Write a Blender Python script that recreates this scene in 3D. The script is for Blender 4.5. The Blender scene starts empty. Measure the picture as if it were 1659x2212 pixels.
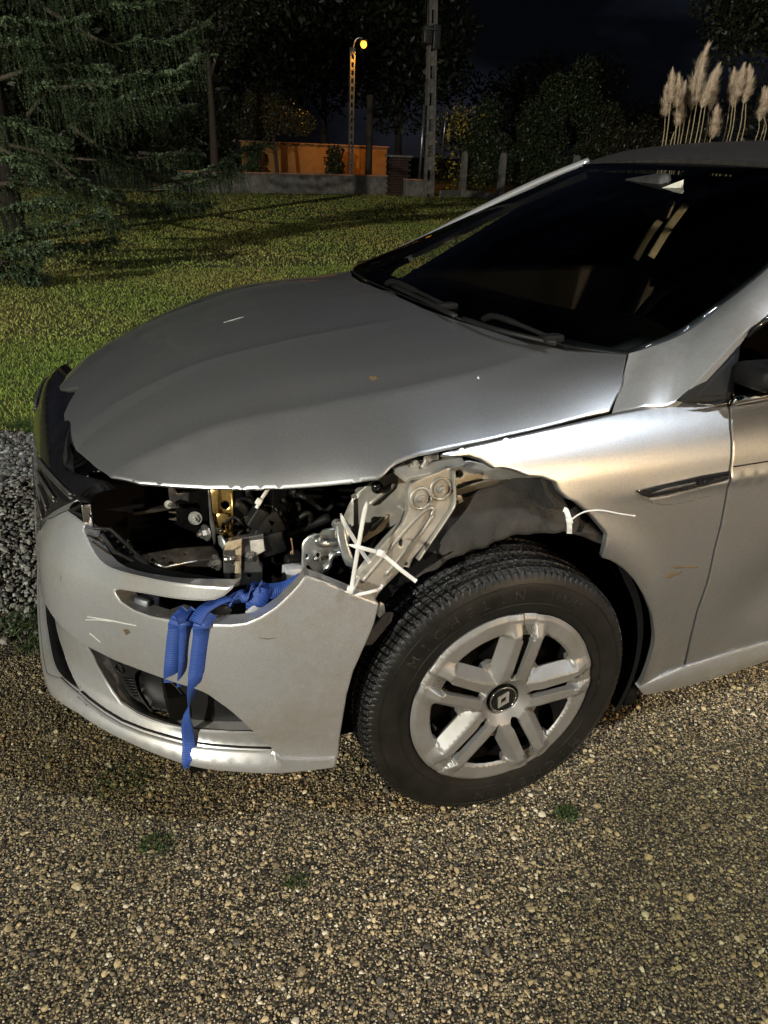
import bpy, bmesh, math, random
import numpy as np
from mathutils import Vector, Matrix
from mathutils.geometry import delaunay_2d_cdt
R_ = math.radians
random.seed(7); rng = np.random.default_rng(7)
SC = bpy.context.scene; COL = SC.collection

# ---------------------------------------------------------------- camera
CPOS = np.array([-.795, -2.0, 1.364]); YAW, PITCH, ROLL = R_(-23.89), R_(24.99), R_(2.28); FPX = 1661.0
def _cam_rot():
    c, s = math.cos(YAW), math.sin(YAW); rz = np.array([[c, -s, 0], [s, c, 0], [0, 0, 1]])
    a = math.pi/2-PITCH; c, s = math.cos(a), math.sin(a); rx = np.array([[1, 0, 0], [0, c, -s], [0, s, c]])
    c, s = math.cos(ROLL), math.sin(ROLL); rr = np.array([[c, -s, 0], [s, c, 0], [0, 0, 1]])
    return rz@rx@rr
CR = _cam_rot()
cd = bpy.data.cameras.new('camera'); cam = bpy.data.objects.new('camera', cd); COL.objects.link(cam)
M = np.eye(4); M[:3, :3] = CR; M[:3, 3] = CPOS
cam.matrix_world = Matrix(M.tolist()); cd.sensor_fit = 'VERTICAL'; cd.sensor_height = 24.0; cd.lens = 24.0*FPX/2212
cd.clip_start = .05; cd.clip_end = 2000; SC.camera = cam

# ---------------------------------------------------------------- night sky
w = bpy.data.worlds.new('World'); SC.world = w; w.use_nodes = True
nt = w.node_tree; nt.nodes.clear()
wo = nt.nodes.new('ShaderNodeOutputWorld'); bg = nt.nodes.new('ShaderNodeBackground')
sky = nt.nodes.new('ShaderNodeTexSky'); sky.sky_type = 'NISHITA'; sky.sun_disc = False
sky.sun_elevation = R_(-3.2); sky.sun_rotation = R_(180); sky.air_density = 1.0; sky.dust_density = .6; sky.ozone_density = 1
tc = nt.nodes.new('ShaderNodeTexCoord'); mp = nt.nodes.new('ShaderNodeMapping'); mp.inputs['Scale'].default_value = (1.6, 1.6, 5)
ns = nt.nodes.new('ShaderNodeTexNoise'); ns.inputs['Scale'].default_value = 1.7; ns.inputs['Detail'].default_value = 5
rp = nt.nodes.new('ShaderNodeValToRGB'); rp.color_ramp.elements[0].position = .42; rp.color_ramp.elements[0].color = (.12, .14, .18, 1)
rp.color_ramp.elements[1].position = .62; rp.color_ramp.elements[1].color = (.75, .88, 1.1, 1)
mu = nt.nodes.new('ShaderNodeMixRGB'); mu.blend_type = 'MULTIPLY'; mu.inputs[0].default_value = 1
va = nt.nodes.new('ShaderNodeVectorMath'); va.operation = 'ADD'; va.inputs[1].default_value = (0, 0, .34); nt.links.new(tc.outputs['Generated'], va.inputs[0]); nt.links.new(va.outputs[0], sky.inputs['Vector'])
nt.links.new(tc.outputs['Generated'], mp.inputs['Vector']); nt.links.new(mp.outputs[0], ns.inputs['Vector'])
nt.links.new(ns.outputs['Fac'], rp.inputs[0]); nt.links.new(sky.outputs[0], mu.inputs[1]); nt.links.new(rp.outputs[0], mu.inputs[2])
nt.links.new(mu.outputs[0], bg.inputs['Color']); bg.inputs['Strength'].default_value = .26
nt.links.new(bg.outputs[0], wo.inputs[0])
SC.view_settings.view_transform = 'Standard'; SC.view_settings.look = 'None'; SC.view_settings.exposure = 0; SC.view_settings.gamma = 1
SC.view_settings.use_curve_mapping = False
P_FLOOD, P_PORCH, P_MAST = 980, 800, 20000      # lamps behind the photographer
SC.cycles.max_bounces = 8; SC.cycles.transparent_max_bounces = 12; SC.cycles.use_denoising = True
SC.cycles.sample_clamp_indirect = 4.0; SC.cycles.caustics_reflective = False; SC.cycles.caustics_refractive = False

# ---------------------------------------------------------------- helpers: surveyed points
SX = 1659/3024
def ray(u, v): return CR@np.array([(u-829.5)/FPX, -(v-1106)/FPX, -1.0])
def at(u, v, x=None, y=None, z=None):
    d = ray(u, v)
    t = (x-CPOS[0])/d[0] if x is not None else (y-CPOS[1])/d[1] if y is not None else (z-CPOS[2])/d[2]
    return CPOS+t*d
def zone(x0, y0, k): return lambda *q: [((x0+a/k)*SX, (y0+b/k)*SX) for a, b in q]
ZA = zone(100, 1900, 2.07375); ZC = zone(700, 1880, 2.765); Z6 = zone(1100, 1750, 2.765); Z7 = zone(1300, 1700, 1.3825); Z8 = zone(100, 2200, 1.185)
Z2 = zone(2300, 1100, 1.3011); ZB = zone(1500, 1750, 3.318); Z4 = zone(1300, 550, .96230); Z9 = zone(2500, 500, 1.8435)
def spl(xs, ys):
    xs = np.array(xs, float); ys = np.array(ys, float); h = np.diff(xs); d = np.diff(ys)/h; m = np.zeros(len(xs))
    for i in range(1, len(xs)-1):
        if d[i-1]*d[i] > 0:
            w1 = 2*h[i]+h[i-1]; w2 = h[i]+2*h[i-1]; m[i] = (w1+w2)/(w1/d[i-1]+w2/d[i])
    m[0] = d[0]; m[-1] = d[-1]; xl = xs.tolist(); yl = ys.tolist(); hl = h.tolist(); ml = m.tolist(); n = len(hl)
    import bisect
    def f(x):
        x = min(max(x, xl[0]), xl[-1]); i = min(max(bisect.bisect_left(xl, x)-1, 0), n-1); t = (x-xl[i])/hl[i]
        return (1+2*t)*(1-t)**2*yl[i]+t*(1-t)**2*hl[i]*ml[i]+t*t*(3-2*t)*yl[i+1]+t*t*(t-1)*hl[i]*ml[i+1]
    return f
def sstep(a, b, x): t = min(1, max(0, (x-a)/(b-a))); return t*t*(3-2*t)
def X3(a, b):
    if np.ndim(a) == 1 and np.ndim(b) == 1: return np.array([a[1]*b[2]-a[2]*b[1], a[2]*b[0]-a[0]*b[2], a[0]*b[1]-a[1]*b[0]])
    return np.cross(a, b)
def unit(v): v = np.asarray(v, float); return v/(np.linalg.norm(v)+1e-12)
def smooth_path(P, n=6, closed=False):
    P = [np.asarray(p, float) for p in P]; out = []
    m = len(P); rngi = range(m if closed else m-1)
    for i in rngi:
        p1, p2 = P[i], P[(i+1) % m]; p0 = P[i-1] if (i > 0 or closed) else 2*p1-p2; p3 = P[(i+2) % m] if (i+2 < m or closed) else 2*p2-p1
        for k in range(n):
            t = k/n; out.append(.5*((2*p1)+(-p0+p2)*t+(2*p0-5*p1+4*p2-p3)*t*t+(-p0+3*p1-3*p2+p3)*t**3))
    if not closed: out.append(P[-1])
    return out

# ---------------------------------------------------------------- helpers: materials
def mat(name, col, rough=.5, metal=0, var=.0, scale=20, coat=0, coatr=.05, bump=0, bscale=80, spec=.5, attr=None, col2=None, extra=None, detail=6):
    m = bpy.data.materials.new(name); m.use_nodes = True; t = m.node_tree; b = t.nodes['Principled BSDF']
    b.inputs['Base Color'].default_value = (*col, 1); b.inputs['Roughness'].default_value = rough; b.inputs['Metallic'].default_value = metal
    b.inputs['Coat Weight'].default_value = coat; b.inputs['Coat Roughness'].default_value = coatr; b.inputs['Specular IOR Level'].default_value = spec
    L = t.links; N = t.nodes
    tc = N.new('ShaderNodeTexCoord')
    src = None
    if attr:
        a = N.new('ShaderNodeVertexColor'); a.layer_name = attr; src = a.outputs['Color']
    if var or col2:
        n = N.new('ShaderNodeTexNoise'); n.inputs['Scale'].default_value = scale; n.inputs['Detail'].default_value = detail; n.inputs['Roughness'].default_value = .62
        L.new(tc.outputs['Object'], n.inputs['Vector'])
        r = N.new('ShaderNodeValToRGB'); r.color_ramp.elements[0].position = .32; r.color_ramp.elements[1].position = .68
        c2 = col2 or tuple(min(1, c*(1+var)) for c in col); c1 = col if col2 else tuple(c*(1-var) for c in col)
        r.color_ramp.elements[0].color = (*c1, 1); r.color_ramp.elements[1].color = (*c2, 1); L.new(n.outputs['Fac'], r.inputs[0])
        if src:
            x = N.new('ShaderNodeMixRGB'); x.blend_type = 'MULTIPLY'; x.inputs[0].default_value = 1; L.new(src, x.inputs[1]); L.new(r.outputs[0], x.inputs[2]); src = x.outputs[0]
        else: src = r.outputs[0]
        mr = N.new('ShaderNodeMapRange'); mr.inputs['To Min'].default_value = max(.02, rough-.12*(rough > .15)); mr.inputs['To Max'].default_value = min(1, rough+.12*(rough > .15))
        L.new(n.outputs['Fac'], mr.inputs['Value']); L.new(mr.outputs[0], b.inputs['Roughness'])
    if src: L.new(src, b.inputs['Base Color'])
    if bump:
        n = N.new('ShaderNodeTexNoise'); n.inputs['Scale'].default_value = bscale; n.inputs['Detail'].default_value = 4; L.new(tc.outputs['Object'], n.inputs['Vector'])
        bp = N.new('ShaderNodeBump'); bp.inputs['Strength'].default_value = bump; bp.inputs['Distance'].default_value = .004
        L.new(n.outputs['Fac'], bp.inputs['Height']); L.new(bp.outputs[0], b.inputs['Normal'])
    if extra: extra(t, b, tc)
    return m
def paint_extra(dirt=.5, drops=1.0):
    def f(t, b, tc):
        N, L = t.nodes, t.links
        geo = N.new('ShaderNodeNewGeometry')
        # metallic flake colour + road film
        fl = N.new('ShaderNodeTexNoise'); fl.inputs['Scale'].default_value = 450; fl.inputs['Detail'].default_value = 1; L.new(geo.outputs['Position'], fl.inputs['Vector'])
        fr = N.new('ShaderNodeValToRGB'); fr.color_ramp.elements[0].position = .3; fr.color_ramp.elements[0].color = (.44, .45, .465, 1)
        fr.color_ramp.elements[1].position = .75; fr.color_ramp.elements[1].color = (.57, .575, .585, 1); L.new(fl.outputs['Fac'], fr.inputs[0])
        dn = N.new('ShaderNodeTexNoise'); dn.inputs['Scale'].default_value = 7; dn.inputs['Detail'].default_value = 9; dn.inputs['Roughness'].default_value = .7; L.new(geo.outputs['Position'], dn.inputs['Vector'])
        dr = N.new('ShaderNodeValToRGB'); dr.color_ramp.elements[0].position = .45; dr.color_ramp.elements[0].color = (0, 0, 0, 1); dr.color_ramp.elements[1].position = .72; dr.color_ramp.elements[1].color = (dirt, dirt, dirt, 1)
        L.new(dn.outputs['Fac'], dr.inputs[0])
        mx = N.new('ShaderNodeMixRGB'); mx.inputs[2].default_value = (.34, .30, .24, 1); L.new(dr.outputs[0], mx.inputs[0]); L.new(fr.outputs[0], mx.inputs[1])
        L.new(mx.outputs[0], b.inputs['Base Color'])
        rr = N.new('ShaderNodeMapRange'); rr.inputs['To Min'].default_value = .34; rr.inputs['To Max'].default_value = .52; L.new(dr.outputs[0], rr.inputs['Value']); L.new(rr.outputs[0], b.inputs['Roughness'])
        cr = N.new('ShaderNodeMapRange'); cr.inputs['To Min'].default_value = .03; cr.inputs['To Max'].default_value = .35; L.new(dr.outputs[0], cr.inputs['Value']); L.new(cr.outputs[0], b.inputs['Coat Roughness'])
        # rain drops: voronoi beads, thinned out by noise
        vo = N.new('ShaderNodeTexVoronoi'); vo.inputs['Scale'].default_value = 80; vo.inputs['Randomness'].default_value = 1; L.new(geo.outputs['Position'], vo.inputs['Vector'])
        sz = N.new('ShaderNodeSeparateColor'); L.new(vo.outputs['Color'], sz.inputs[0])
        th = N.new('ShaderNodeMapRange'); th.inputs['From Min'].default_value = .62; th.inputs['From Max'].default_value = 1; th.inputs['To Min'].default_value = 0; th.inputs['To Max'].default_value = .30; L.new(sz.outputs[0], th.inputs['Value'])
        sb = N.new('ShaderNodeMath'); sb.operation = 'SUBTRACT'; L.new(th.outputs[0], sb.inputs[0]); L.new(vo.outputs['Distance'], sb.inputs[1])
        mxm = N.new('ShaderNodeMath'); mxm.operation = 'MAXIMUM'; mxm.inputs[1].default_value = 0; L.new(sb.outputs[0], mxm.inputs[0])
        sq = N.new('ShaderNodeMath'); sq.operation = 'POWER'; sq.inputs[1].default_value = .5; L.new(mxm.outputs[0], sq.inputs[0])
        bp = N.new('ShaderNodeBump'); bp.inputs['Strength'].default_value = drops; bp.inputs['Distance'].default_value = .006; L.new(sq.outputs[0], bp.inputs['Height'])
        L.new(bp.outputs[0], b.inputs['Coat Normal'])
        b2 = N.new('ShaderNodeBump'); b2.inputs['Strength'].default_value = .08; b2.inputs['Distance'].default_value = .001; L.new(fl.outputs['Fac'], b2.inputs['Height']); L.new(b2.outputs[0], b.inputs['Normal'])
    return f
MT = {}
MT['paint'] = mat('silver_paint', (.6, .6, .59), .36, .89, coat=1, coatr=.04, extra=paint_extra(.30, 1))
MT['paint_dirty'] = mat('silver_paint_dirty', (.6, .6, .59), .42, .64, coat=.8, coatr=.12, extra=paint_extra(.75, .5))
MT['black_gloss'] = mat('gloss_black_trim', (.008, .008, .009), .08, 0, coat=.6, var=.3)
MT['black_plastic'] = mat('grained_black_plastic', (.009, .009, .009), .5, 0, var=.25, bump=.15, bscale=500, spec=.25)
MT['rubber'] = mat('tyre_rubber', (.007, .0068, .0065), .45, 0, col2=(.016, .0145, .0125), scale=14, bump=.15, bscale=160, spec=.22)
MT['tread'] = mat('wet_tread_rubber', (.010, .010, .010), .22, 0, var=.4, scale=60, bump=.6, bscale=420)
MT['felt'] = mat('dusty_felt_liner', (.012, .011, .010), .9, 0, col2=(.038, .034, .030), scale=16, bump=.5, bscale=200, detail=9)
MT['dark'] = mat('dark_underbody', (.004, .0037, .0034), .8, 0, var=.4, spec=.08)
MT['prime'] = mat('painted_inner_metal', (.36, .34, .30), .42, .45, var=.18, scale=25)
MT['prime2'] = mat('dusty_apron_metal', (.28, .255, .21), .5, .35, var=.22, scale=18)
MT['galv'] = mat('galvanised_steel', (.42, .43, .42), .34, .85, var=.2, scale=30)
MT['gold'] = mat('yellow_passivated_steel', (.60, .40, .14), .3, .9, var=.25, scale=40)
MT['steel'] = mat('bolt_steel', (.55, .54, .52), .28, .95, var=.15)
MT['beam'] = mat('scuffed_black_beam', (.014, .012, .011), .45, .2, col2=(.06, .05, .04), scale=30)
MT['bracket'] = mat('grey_coated_bracket', (.085, .082, .078), .4, .5, var=.3, scale=30)
MT['tape'] = mat('aged_masking_tape', (.33, .26, .17), .8, 0, var=.3, scale=90)
MT['cover'] = mat('silver_wheel_cover', (.25, .248, .243), .46, .45, col2=(.19, .18, .16), scale=11, coat=.15, coatr=.3)
MT['chrome'] = mat('chrome_trim', (.75, .75, .76), .08, 1, var=.05)
MT['zip'] = mat('white_nylon_tie', (.72, .72, .70), .35, 0, var=.06)
MT['glass'] = None
MT['cabin'] = mat('cabin_plastic', (.026, .026, .027), .6, 0, var=.3)
MT['seat'] = mat('dark_seat_fabric', (.016, .016, .017), .9, 0, var=.4, scale=120)
MT['pale'] = mat('pale_headliner_trim', (.62, .62, .54), .7, 0, var=.15, scale=50)
def strap_extra(t, b, tc):
    N, L = t.nodes, t.links; uv = N.new('ShaderNodeUVMap'); wv = N.new('ShaderNodeTexWave'); wv.bands_direction = 'Y'; wv.inputs['Scale'].default_value = 75; wv.inputs['Distortion'].default_value = .3
    L.new(uv.outputs[0], wv.inputs['Vector']); bp = N.new('ShaderNodeBump'); bp.inputs['Strength'].default_value = .3; bp.inputs['Distance'].default_value = .002; L.new(wv.outputs['Fac'], bp.inputs['Height']); L.new(bp.outputs[0], b.inputs['Normal'])
    mr = N.new('ShaderNodeValToRGB'); mr.color_ramp.elements[0].color = (.010, .035, .18, 1); mr.color_ramp.elements[1].color = (.030, .085, .34, 1); L.new(wv.outputs['Fac'], mr.inputs[0]); L.new(mr.outputs[0], b.inputs['Base Color'])
MT['strap'] = mat('blue_webbing', (.02, .09, .45), .6, 0, extra=strap_extra)
def glass_mat(name, tint, droplets=True):
    m = bpy.data.materials.new(name); m.use_nodes = True; t = m.node_tree; N, L = t.nodes, t.links; N.clear()
    o = N.new('ShaderNodeOutputMaterial'); mx = N.new('ShaderNodeMixShader'); tr = N.new('ShaderNodeBsdfTransparent'); gl = N.new('ShaderNodeBsdfGlossy'); fr = N.new('ShaderNodeFresnel')
    fr.inputs['IOR'].default_value = 1.5; tr.inputs['Color'].default_value = (*tint, 1); gl.inputs['Roughness'].default_value = .02
    geo = N.new('ShaderNodeNewGeometry'); vo = N.new('ShaderNodeTexVoronoi'); vo.inputs['Scale'].default_value = 120; L.new(geo.outputs['Position'], vo.inputs['Vector'])
    lt = N.new('ShaderNodeMath'); lt.operation = 'LESS_THAN'; lt.inputs[1].default_value = .10; L.new(vo.outputs['Distance'], lt.inputs[0])
    bp = N.new('ShaderNodeBump'); bp.inputs['Strength'].default_value = .5 if droplets else 0; bp.inputs['Distance'].default_value = .002; L.new(lt.outputs[0], bp.inputs['Height']); L.new(bp.outputs[0], gl.inputs['Normal'])
    L.new(fr.outputs[0], mx.inputs[0]); L.new(tr.outputs[0], mx.inputs[1]); L.new(gl.outputs[0], mx.inputs[2]); L.new(mx.outputs[0], o.inputs[0])
    return m
MT['glass'] = glass_mat('windscreen_glass', (.74, .77, .74)); MT['sideglass'] = glass_mat('side_window_glass', (.35, .37, .36), False)

# ---------------------------------------------------------------- helpers: meshes
def mesh_obj(name, V, F, m, parent=None, smooth=True, normals=None, uv=None):
    me = bpy.data.meshes.new(name); me.from_pydata([tuple(map(float, v)) for v in V], [], [tuple(f) for f in F]); me.validate(clean_customdata=False)
    if smooth: me.polygons.foreach_set('use_smooth', [True]*len(me.polygons))
    if m: me.materials.append(m)
    if normals is not None:
        try: me.normals_split_custom_set_from_vertices([tuple(map(float, n)) for n in normals])
        except Exception as e: print('normals', name, e)
    if uv is not None:
        l = me.uv_layers.new(name='UVMap')
        for lp in me.loops: l.data[lp.index].uv = uv[lp.vertex_index]
    o = bpy.data.objects.new(name, me); COL.objects.link(o)
    if parent: o.parent = parent
    return o
def fast_mesh(name, V, T, m, col=None, smooth=False, parent=None):
    """V (n,3), T (k,3) numpy triangles, col (n,3)."""
    me = bpy.data.meshes.new(name); V = np.ascontiguousarray(V, np.float32); T = np.ascontiguousarray(T, np.int32)
    me.vertices.add(len(V)); me.vertices.foreach_set('co', V.ravel()); me.loops.add(T.size); me.loops.foreach_set('vertex_index', T.ravel())
    me.polygons.add(len(T)); me.polygons.foreach_set('loop_start', np.arange(0, T.size, 3, dtype=np.int32)); me.polygons.foreach_set('use_smooth', np.full(len(T), smooth))
    me.update(calc_edges=True)
    if col is not None:
        a = me.color_attributes.new('tone', 'FLOAT_COLOR', 'POINT'); c4 = np.ones((len(V), 4), np.float32); c4[:, :3] = col; a.data.foreach_set('color', c4.ravel())
    me.materials.append(m); o = bpy.data.objects.new(name, me); COL.objects.link(o)
    if parent: o.parent = parent
    return o
def empty(name, loc=(0, 0, 0), parent=None):
    o = bpy.data.objects.new(name, None); COL.objects.link(o); o.location = loc; o.empty_display_size = .1
    if parent: o.parent = parent
    return o
def tag(o, label=None, cat=None, group=None, kind=None):
    if label: o['label'] = label
    if cat: o['category'] = cat
    if group: o['group'] = group
    if kind: o['kind'] = kind
    return o
def inside(p, poly):
    x, y = p; c = False; n = len(poly); j = n-1
    for i in range(n):
        xi, yi = poly[i]; xj, yj = poly[j]
        if (yi > y) != (yj > y) and x < (xj-xi)*(y-yi)/(yj-yi+1e-15)+xi: c = not c
        j = i
    return c
def resample(poly, h):
    out = []
    for i in range(len(poly)):
        a = np.array(poly[i], float); b = np.array(poly[(i+1) % len(poly)], float); n = max(1, int(np.ceil(np.linalg.norm(b-a)/h)))
        for k in range(n): out.append(a+(b-a)*k/n)
    return out
def inside_v(Q, poly):
    Q = np.asarray(Q); P = np.asarray(poly, float); c = np.zeros(len(Q), bool); x, y = Q[:, 0], Q[:, 1]
    for (xi, yi), (xj, yj) in zip(P, np.roll(P, 1, 0)):
        if yi == yj: continue
        c ^= ((yi > y) != (yj > y)) & (x < (xj-xi)*(y-yi)/(yj-yi)+xi)
    return c
def seg_dist2(Q, A, B):
    d = B-A; l = (d**2).sum(1)+1e-15; out = np.full(len(Q), 1e9)
    for i in range(len(A)):
        w_ = Q-A[i]; t = np.clip((w_@d[i])/l[i], 0, 1); w_ = w_-t[:, None]*d[i]; out = np.minimum(out, (w_**2).sum(1))
    return out
def panel(name, outline, surf, m, parent, h=.02, holes=(), rim=.012, hole_rim=None, chamf=.0015, ref=None, back=.0025, band=.0045, lines=()):
    """A sheet cut out of the surface surf(a,b) along outline, with rolled edges, depth and a back."""
    loops = [np.array(resample(outline, h*.6))]+[np.array(resample(q, h*.6)) for q in holes]
    P = []; E = []; lid = []
    for li, lp in enumerate(loops):
        b0 = len(P)
        for k, p in enumerate(lp): P.append(p); E.append((b0+k, b0+(k+1) % len(lp))); lid.append(li)
    SA = np.array([P[e[0]] for e in E]); SB = np.array([P[e[1]] for e in E]); band = min(band, h*.4)
    LA, LB = [], []
    for ln in lines:      # ridge and valley lines pressed into the sheet
        pts = []
        for a, b in zip(ln[:-1], ln[1:]):
            a, b = np.array(a, float), np.array(b, float); k = max(1, int(np.ceil(np.linalg.norm(b-a)/(h*.5)))); pts += [a+(b-a)*i/k for i in range(k)]
        pts = np.array(pts+[np.array(ln[-1], float)]); ok = inside_v(pts, loops[0])
        for lp in loops[1:]: ok &= ~inside_v(pts, lp)
        ok &= seg_dist2(pts, SA, SB) > (band*.5)**2; prev = None
        for p, q in zip(pts, ok):
            if q:
                P.append(p); lid.append(-1)
                if prev is not None: E.append((prev, len(P)-1)); LA.append(P[prev]); LB.append(p)
                prev = len(P)-1
            else: prev = None
    cand = []
    for lp in loops:      # a narrow even band just inside every edge
        t = np.roll(lp, -1, 0)-np.roll(lp, 1, 0); t /= np.linalg.norm(t, axis=1)[:, None]+1e-12; n = np.stack([-t[:, 1], t[:, 0]], 1)
        cand += [lp+n*band, lp-n*band]
    cand = np.concatenate(cand)
    A = loops[0]; lo, hi = A.min(0), A.max(0); g0 = np.arange(lo[0]+h/2, hi[0], h); g1 = np.arange(lo[1]+h/2, hi[1], h)
    G = np.array([(a, b+(h*.25 if i % 2 else -h*.25)) for i, a in enumerate(g0) for b in g1]).reshape(-1, 2)
    for Q, dmin in ((cand, band*.93), (G, band+h*.4)):
        if not len(Q): continue
        k = inside_v(Q, loops[0])
        for lp in loops[1:]: k &= ~inside_v(Q, lp)
        Q = Q[k]
        if len(Q): Q = Q[seg_dist2(Q, SA, SB) > dmin*dmin]
        if len(Q) and LA: Q = Q[seg_dist2(Q, np.array(LA), np.array(LB)) > (h*.35)**2]
        P += list(Q); lid += [-1]*len(Q)
    r = delaunay_2d_cdt([Vector((float(p[0]), float(p[1]))) for p in P], E, [], 0, 1e-7)
    P2 = np.array([v[:] for v in r[0]]); orig = r[3]; tri = np.array([f for f in r[2] if len(f) == 3])
    cen = P2[tri].mean(1); k = inside_v(cen, loops[0])
    for lp in loops[1:]: k &= ~inside_v(cen, lp)
    keep = tri[k]
    bset = [-1]*len(P2)
    for i, og in enumerate(orig):
        for q in og:
            if q < len(lid) and lid[q] >= 0: bset[i] = lid[q]
    used = np.zeros(len(P2), bool); used[keep.ravel()] = True
    e = 1e-3; V = np.zeros((len(P2), 3)); DU = np.zeros((len(P2), 3)); DU[:, 0] = 1; DV = np.zeros((len(P2), 3)); DV[:, 1] = 1
    for i, p in enumerate(P2):
        if not used[i]: continue
        V[i] = surf(p[0], p[1]); DU[i] = surf(p[0]+e, p[1])-surf(p[0]-e, p[1]); DV[i] = surf(p[0], p[1]+e)-surf(p[0], p[1]-e)
    Nn = X3(DU, DV); Nn /= np.linalg.norm(Nn, axis=1)[:, None]+1e-15
    rf = np.asarray(ref) if ref is not None else None
    if rf is not None:
        sg = np.sign((Nn*rf).sum(1)); sg[sg == 0] = 1; Nn *= sg[:, None]
    faces = []; edges = {}
    wrong = (X3(V[keep[:, 1]]-V[keep[:, 0]], V[keep[:, 2]]-V[keep[:, 0]])*Nn[keep].sum(1)).sum(1) < 0
    for (a, b, c), fl in zip(keep.tolist(), wrong.tolist()):
        if fl: b, c = c, b
        faces.append((a, b, c))
        for x, y in ((a, b), (b, c), (c, a)): edges[(x, y)] = True
    bd = [(x, y) for (x, y) in edges if (y, x) not in edges]
    out = {}
    for x, y in bd:
        o_ = unit(X3(V[y]-V[x], Nn[x]+Nn[y]))
        for k in (x, y): out[k] = out.get(k, 0)+o_
    VV = V.copy(); NN = Nn.copy()
    for k, o_ in out.items():
        VV[k] = V[k]-Nn[k]*chamf; NN[k] = unit(Nn[k]*.85+unit(o_)*.45)
    VV = list(VV); NN = list(NN); n0 = len(VV); idx = {}
    for k, o_ in out.items():   # rim
        dpt = rim if bset[k] <= 0 or hole_rim is None else hole_rim
        o_ = unit(o_); idx[k] = (len(VV), len(VV)+1); VV.append(VV[k]); NN.append(o_); VV.append(V[k]-Nn[k]*dpt); NN.append(o_)
    for x, y in bd:
        a, b = idx[x], idx[y]; faces.append((a[0], a[1], b[1], b[0]))
    if back:
        b0 = len(VV)
        for i in range(n0): VV.append(V[i]-Nn[i]*back); NN.append(-Nn[i])
        for a, b, c in [f for f in faces if len(f) == 3]: faces.append((b0+a, b0+c, b0+b))
    full = np.concatenate([used, np.ones(len(VV)-n0, bool)])
    if back: full[b0:] = used
    remap = np.cumsum(full)-1
    VV = [v for v, q in zip(VV, full) if q]; NN = [v for v, q in zip(NN, full) if q]; faces = [tuple(int(remap[i]) for i in f) for f in faces]
    return mesh_obj(name, VV, faces, m, parent, True, NN)
_grid = {}
def hit(u, v, surf, ab0, ab1, n=(24, 18)):
    """where the sight line through a surveyed image point meets the surface"""
    d = unit(ray(u, v)); e1 = unit(X3(d, [0, 0, 1.])); e2 = X3(d, e1); best = None
    f = lambda a, b: (lambda q: np.array([np.dot(q, e1), np.dot(q, e2)]))(surf(a, b)-CPOS)
    key = (id(surf), ab0, ab1, n)
    if key not in _grid:
        ga = [(a, b) for a in np.linspace(ab0[0], ab1[0], n[0]) for b in np.linspace(ab0[1], ab1[1], n[1])]; _grid[key] = (surf, ga, np.array([surf(*q) for q in ga])-CPOS)
    _, ga, gp = _grid[key]; k = int(np.argmin(np.hypot(gp@e1, gp@e2)+.03*np.linalg.norm(gp, axis=1))); best = (0, *ga[k])
    a, b = best[1:]; lam = 1e-3; r = f(a, b); c = r@r
    for _ in range(40):
        e = 1e-4; J = np.stack([(f(a+e, b)-r)/e, (f(a, b+e)-r)/e], 1); H = J.T@J
        st = np.linalg.solve(H+lam*np.diag(np.diag(H)+1e-6), -J.T@r); st = np.clip(st, -.06, .06)
        r2 = f(a+st[0], b+st[1]); c2 = r2@r2
        if c2 < c: a += st[0]; b += st[1]; r, c = r2, c2; lam = max(lam/4, 1e-8)
        else: lam *= 5
        if c < 1e-10 or lam > 1e6: break
    return (a, b)
def plate(name, px, m, parent, y=None, p0=None, nrm=None, th=.003, holes=(), h=.03, rim=None, bow=0):
    """flat pressed plate: outline surveyed on a plane through p0 with normal nrm"""
    if p0 is None: p0 = (0, y, 0); nrm = (0, -1, 0)
    nrm = unit(nrm); p0 = np.asarray(p0, float)
    ex = unit(X3([0, 0, 1.], nrm)) if abs(nrm[2]) < .95 else np.array([1., 0, 0]); ey = X3(nrm, ex)
    def to2(q):
        d = ray(*q); t = np.dot(p0-CPOS, nrm)/np.dot(d, nrm); P = CPOS+t*d-p0; return (np.dot(P, ex), np.dot(P, ey))
    o2 = [to2(q) for q in px]; h2 = [[to2(q) for q in hh] for hh in holes]
    cx = np.mean(o2, 0); rad = max(np.linalg.norm(np.array(q)-cx) for q in o2)
    sf = lambda a, b: p0+ex*a+ey*b+nrm*bow*(1-((a-cx[0])**2+(b-cx[1])**2)/rad**2)
    return panel(name, o2, sf, m, parent, h=h, holes=h2, rim=rim or th, ref=nrm, back=th, chamf=.0006)
def circle_px(c, r, n=14, asp=1, rot=0):
    return [(c[0]+r*math.cos(t)*math.cos(rot)-r*asp*math.sin(t)*math.sin(rot), c[1]+r*math.cos(t)*math.sin(rot)+r*asp*math.sin(t)*math.cos(rot)) for t in np.linspace(0, 2*math.pi, n, endpoint=False)]
def tube_geo(path, rad, seg=8, cap=True):
    P = [np.asarray(p, float) for p in path]; V = []; F = []; n = len(P); rr = rad if hasattr(rad, '__len__') else [rad]*n
    t0 = unit(P[1]-P[0]); up = np.array([0, 0, 1.]) if abs(t0[2]) < .9 else np.array([1., 0, 0]); a = unit(X3(t0, up))
    for i in range(n):
        t = unit(P[min(i+1, n-1)]-P[max(i-1, 0)]); a = unit(a-t*np.dot(a, t)); b = X3(t, a)
        for k in range(seg):
            th = 2*math.pi*k/seg; V.append(P[i]+rr[i]*(math.cos(th)*a+math.sin(th)*b))
    for i in range(n-1):
        for k in range(seg): F.append((i*seg+k, i*seg+(k+1) % seg, (i+1)*seg+(k+1) % seg, (i+1)*seg+k))
    if cap: F.append(tuple(range(seg))[::-1]); F.append(tuple((n-1)*seg+k for k in range(seg)))
    return V, F
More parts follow.
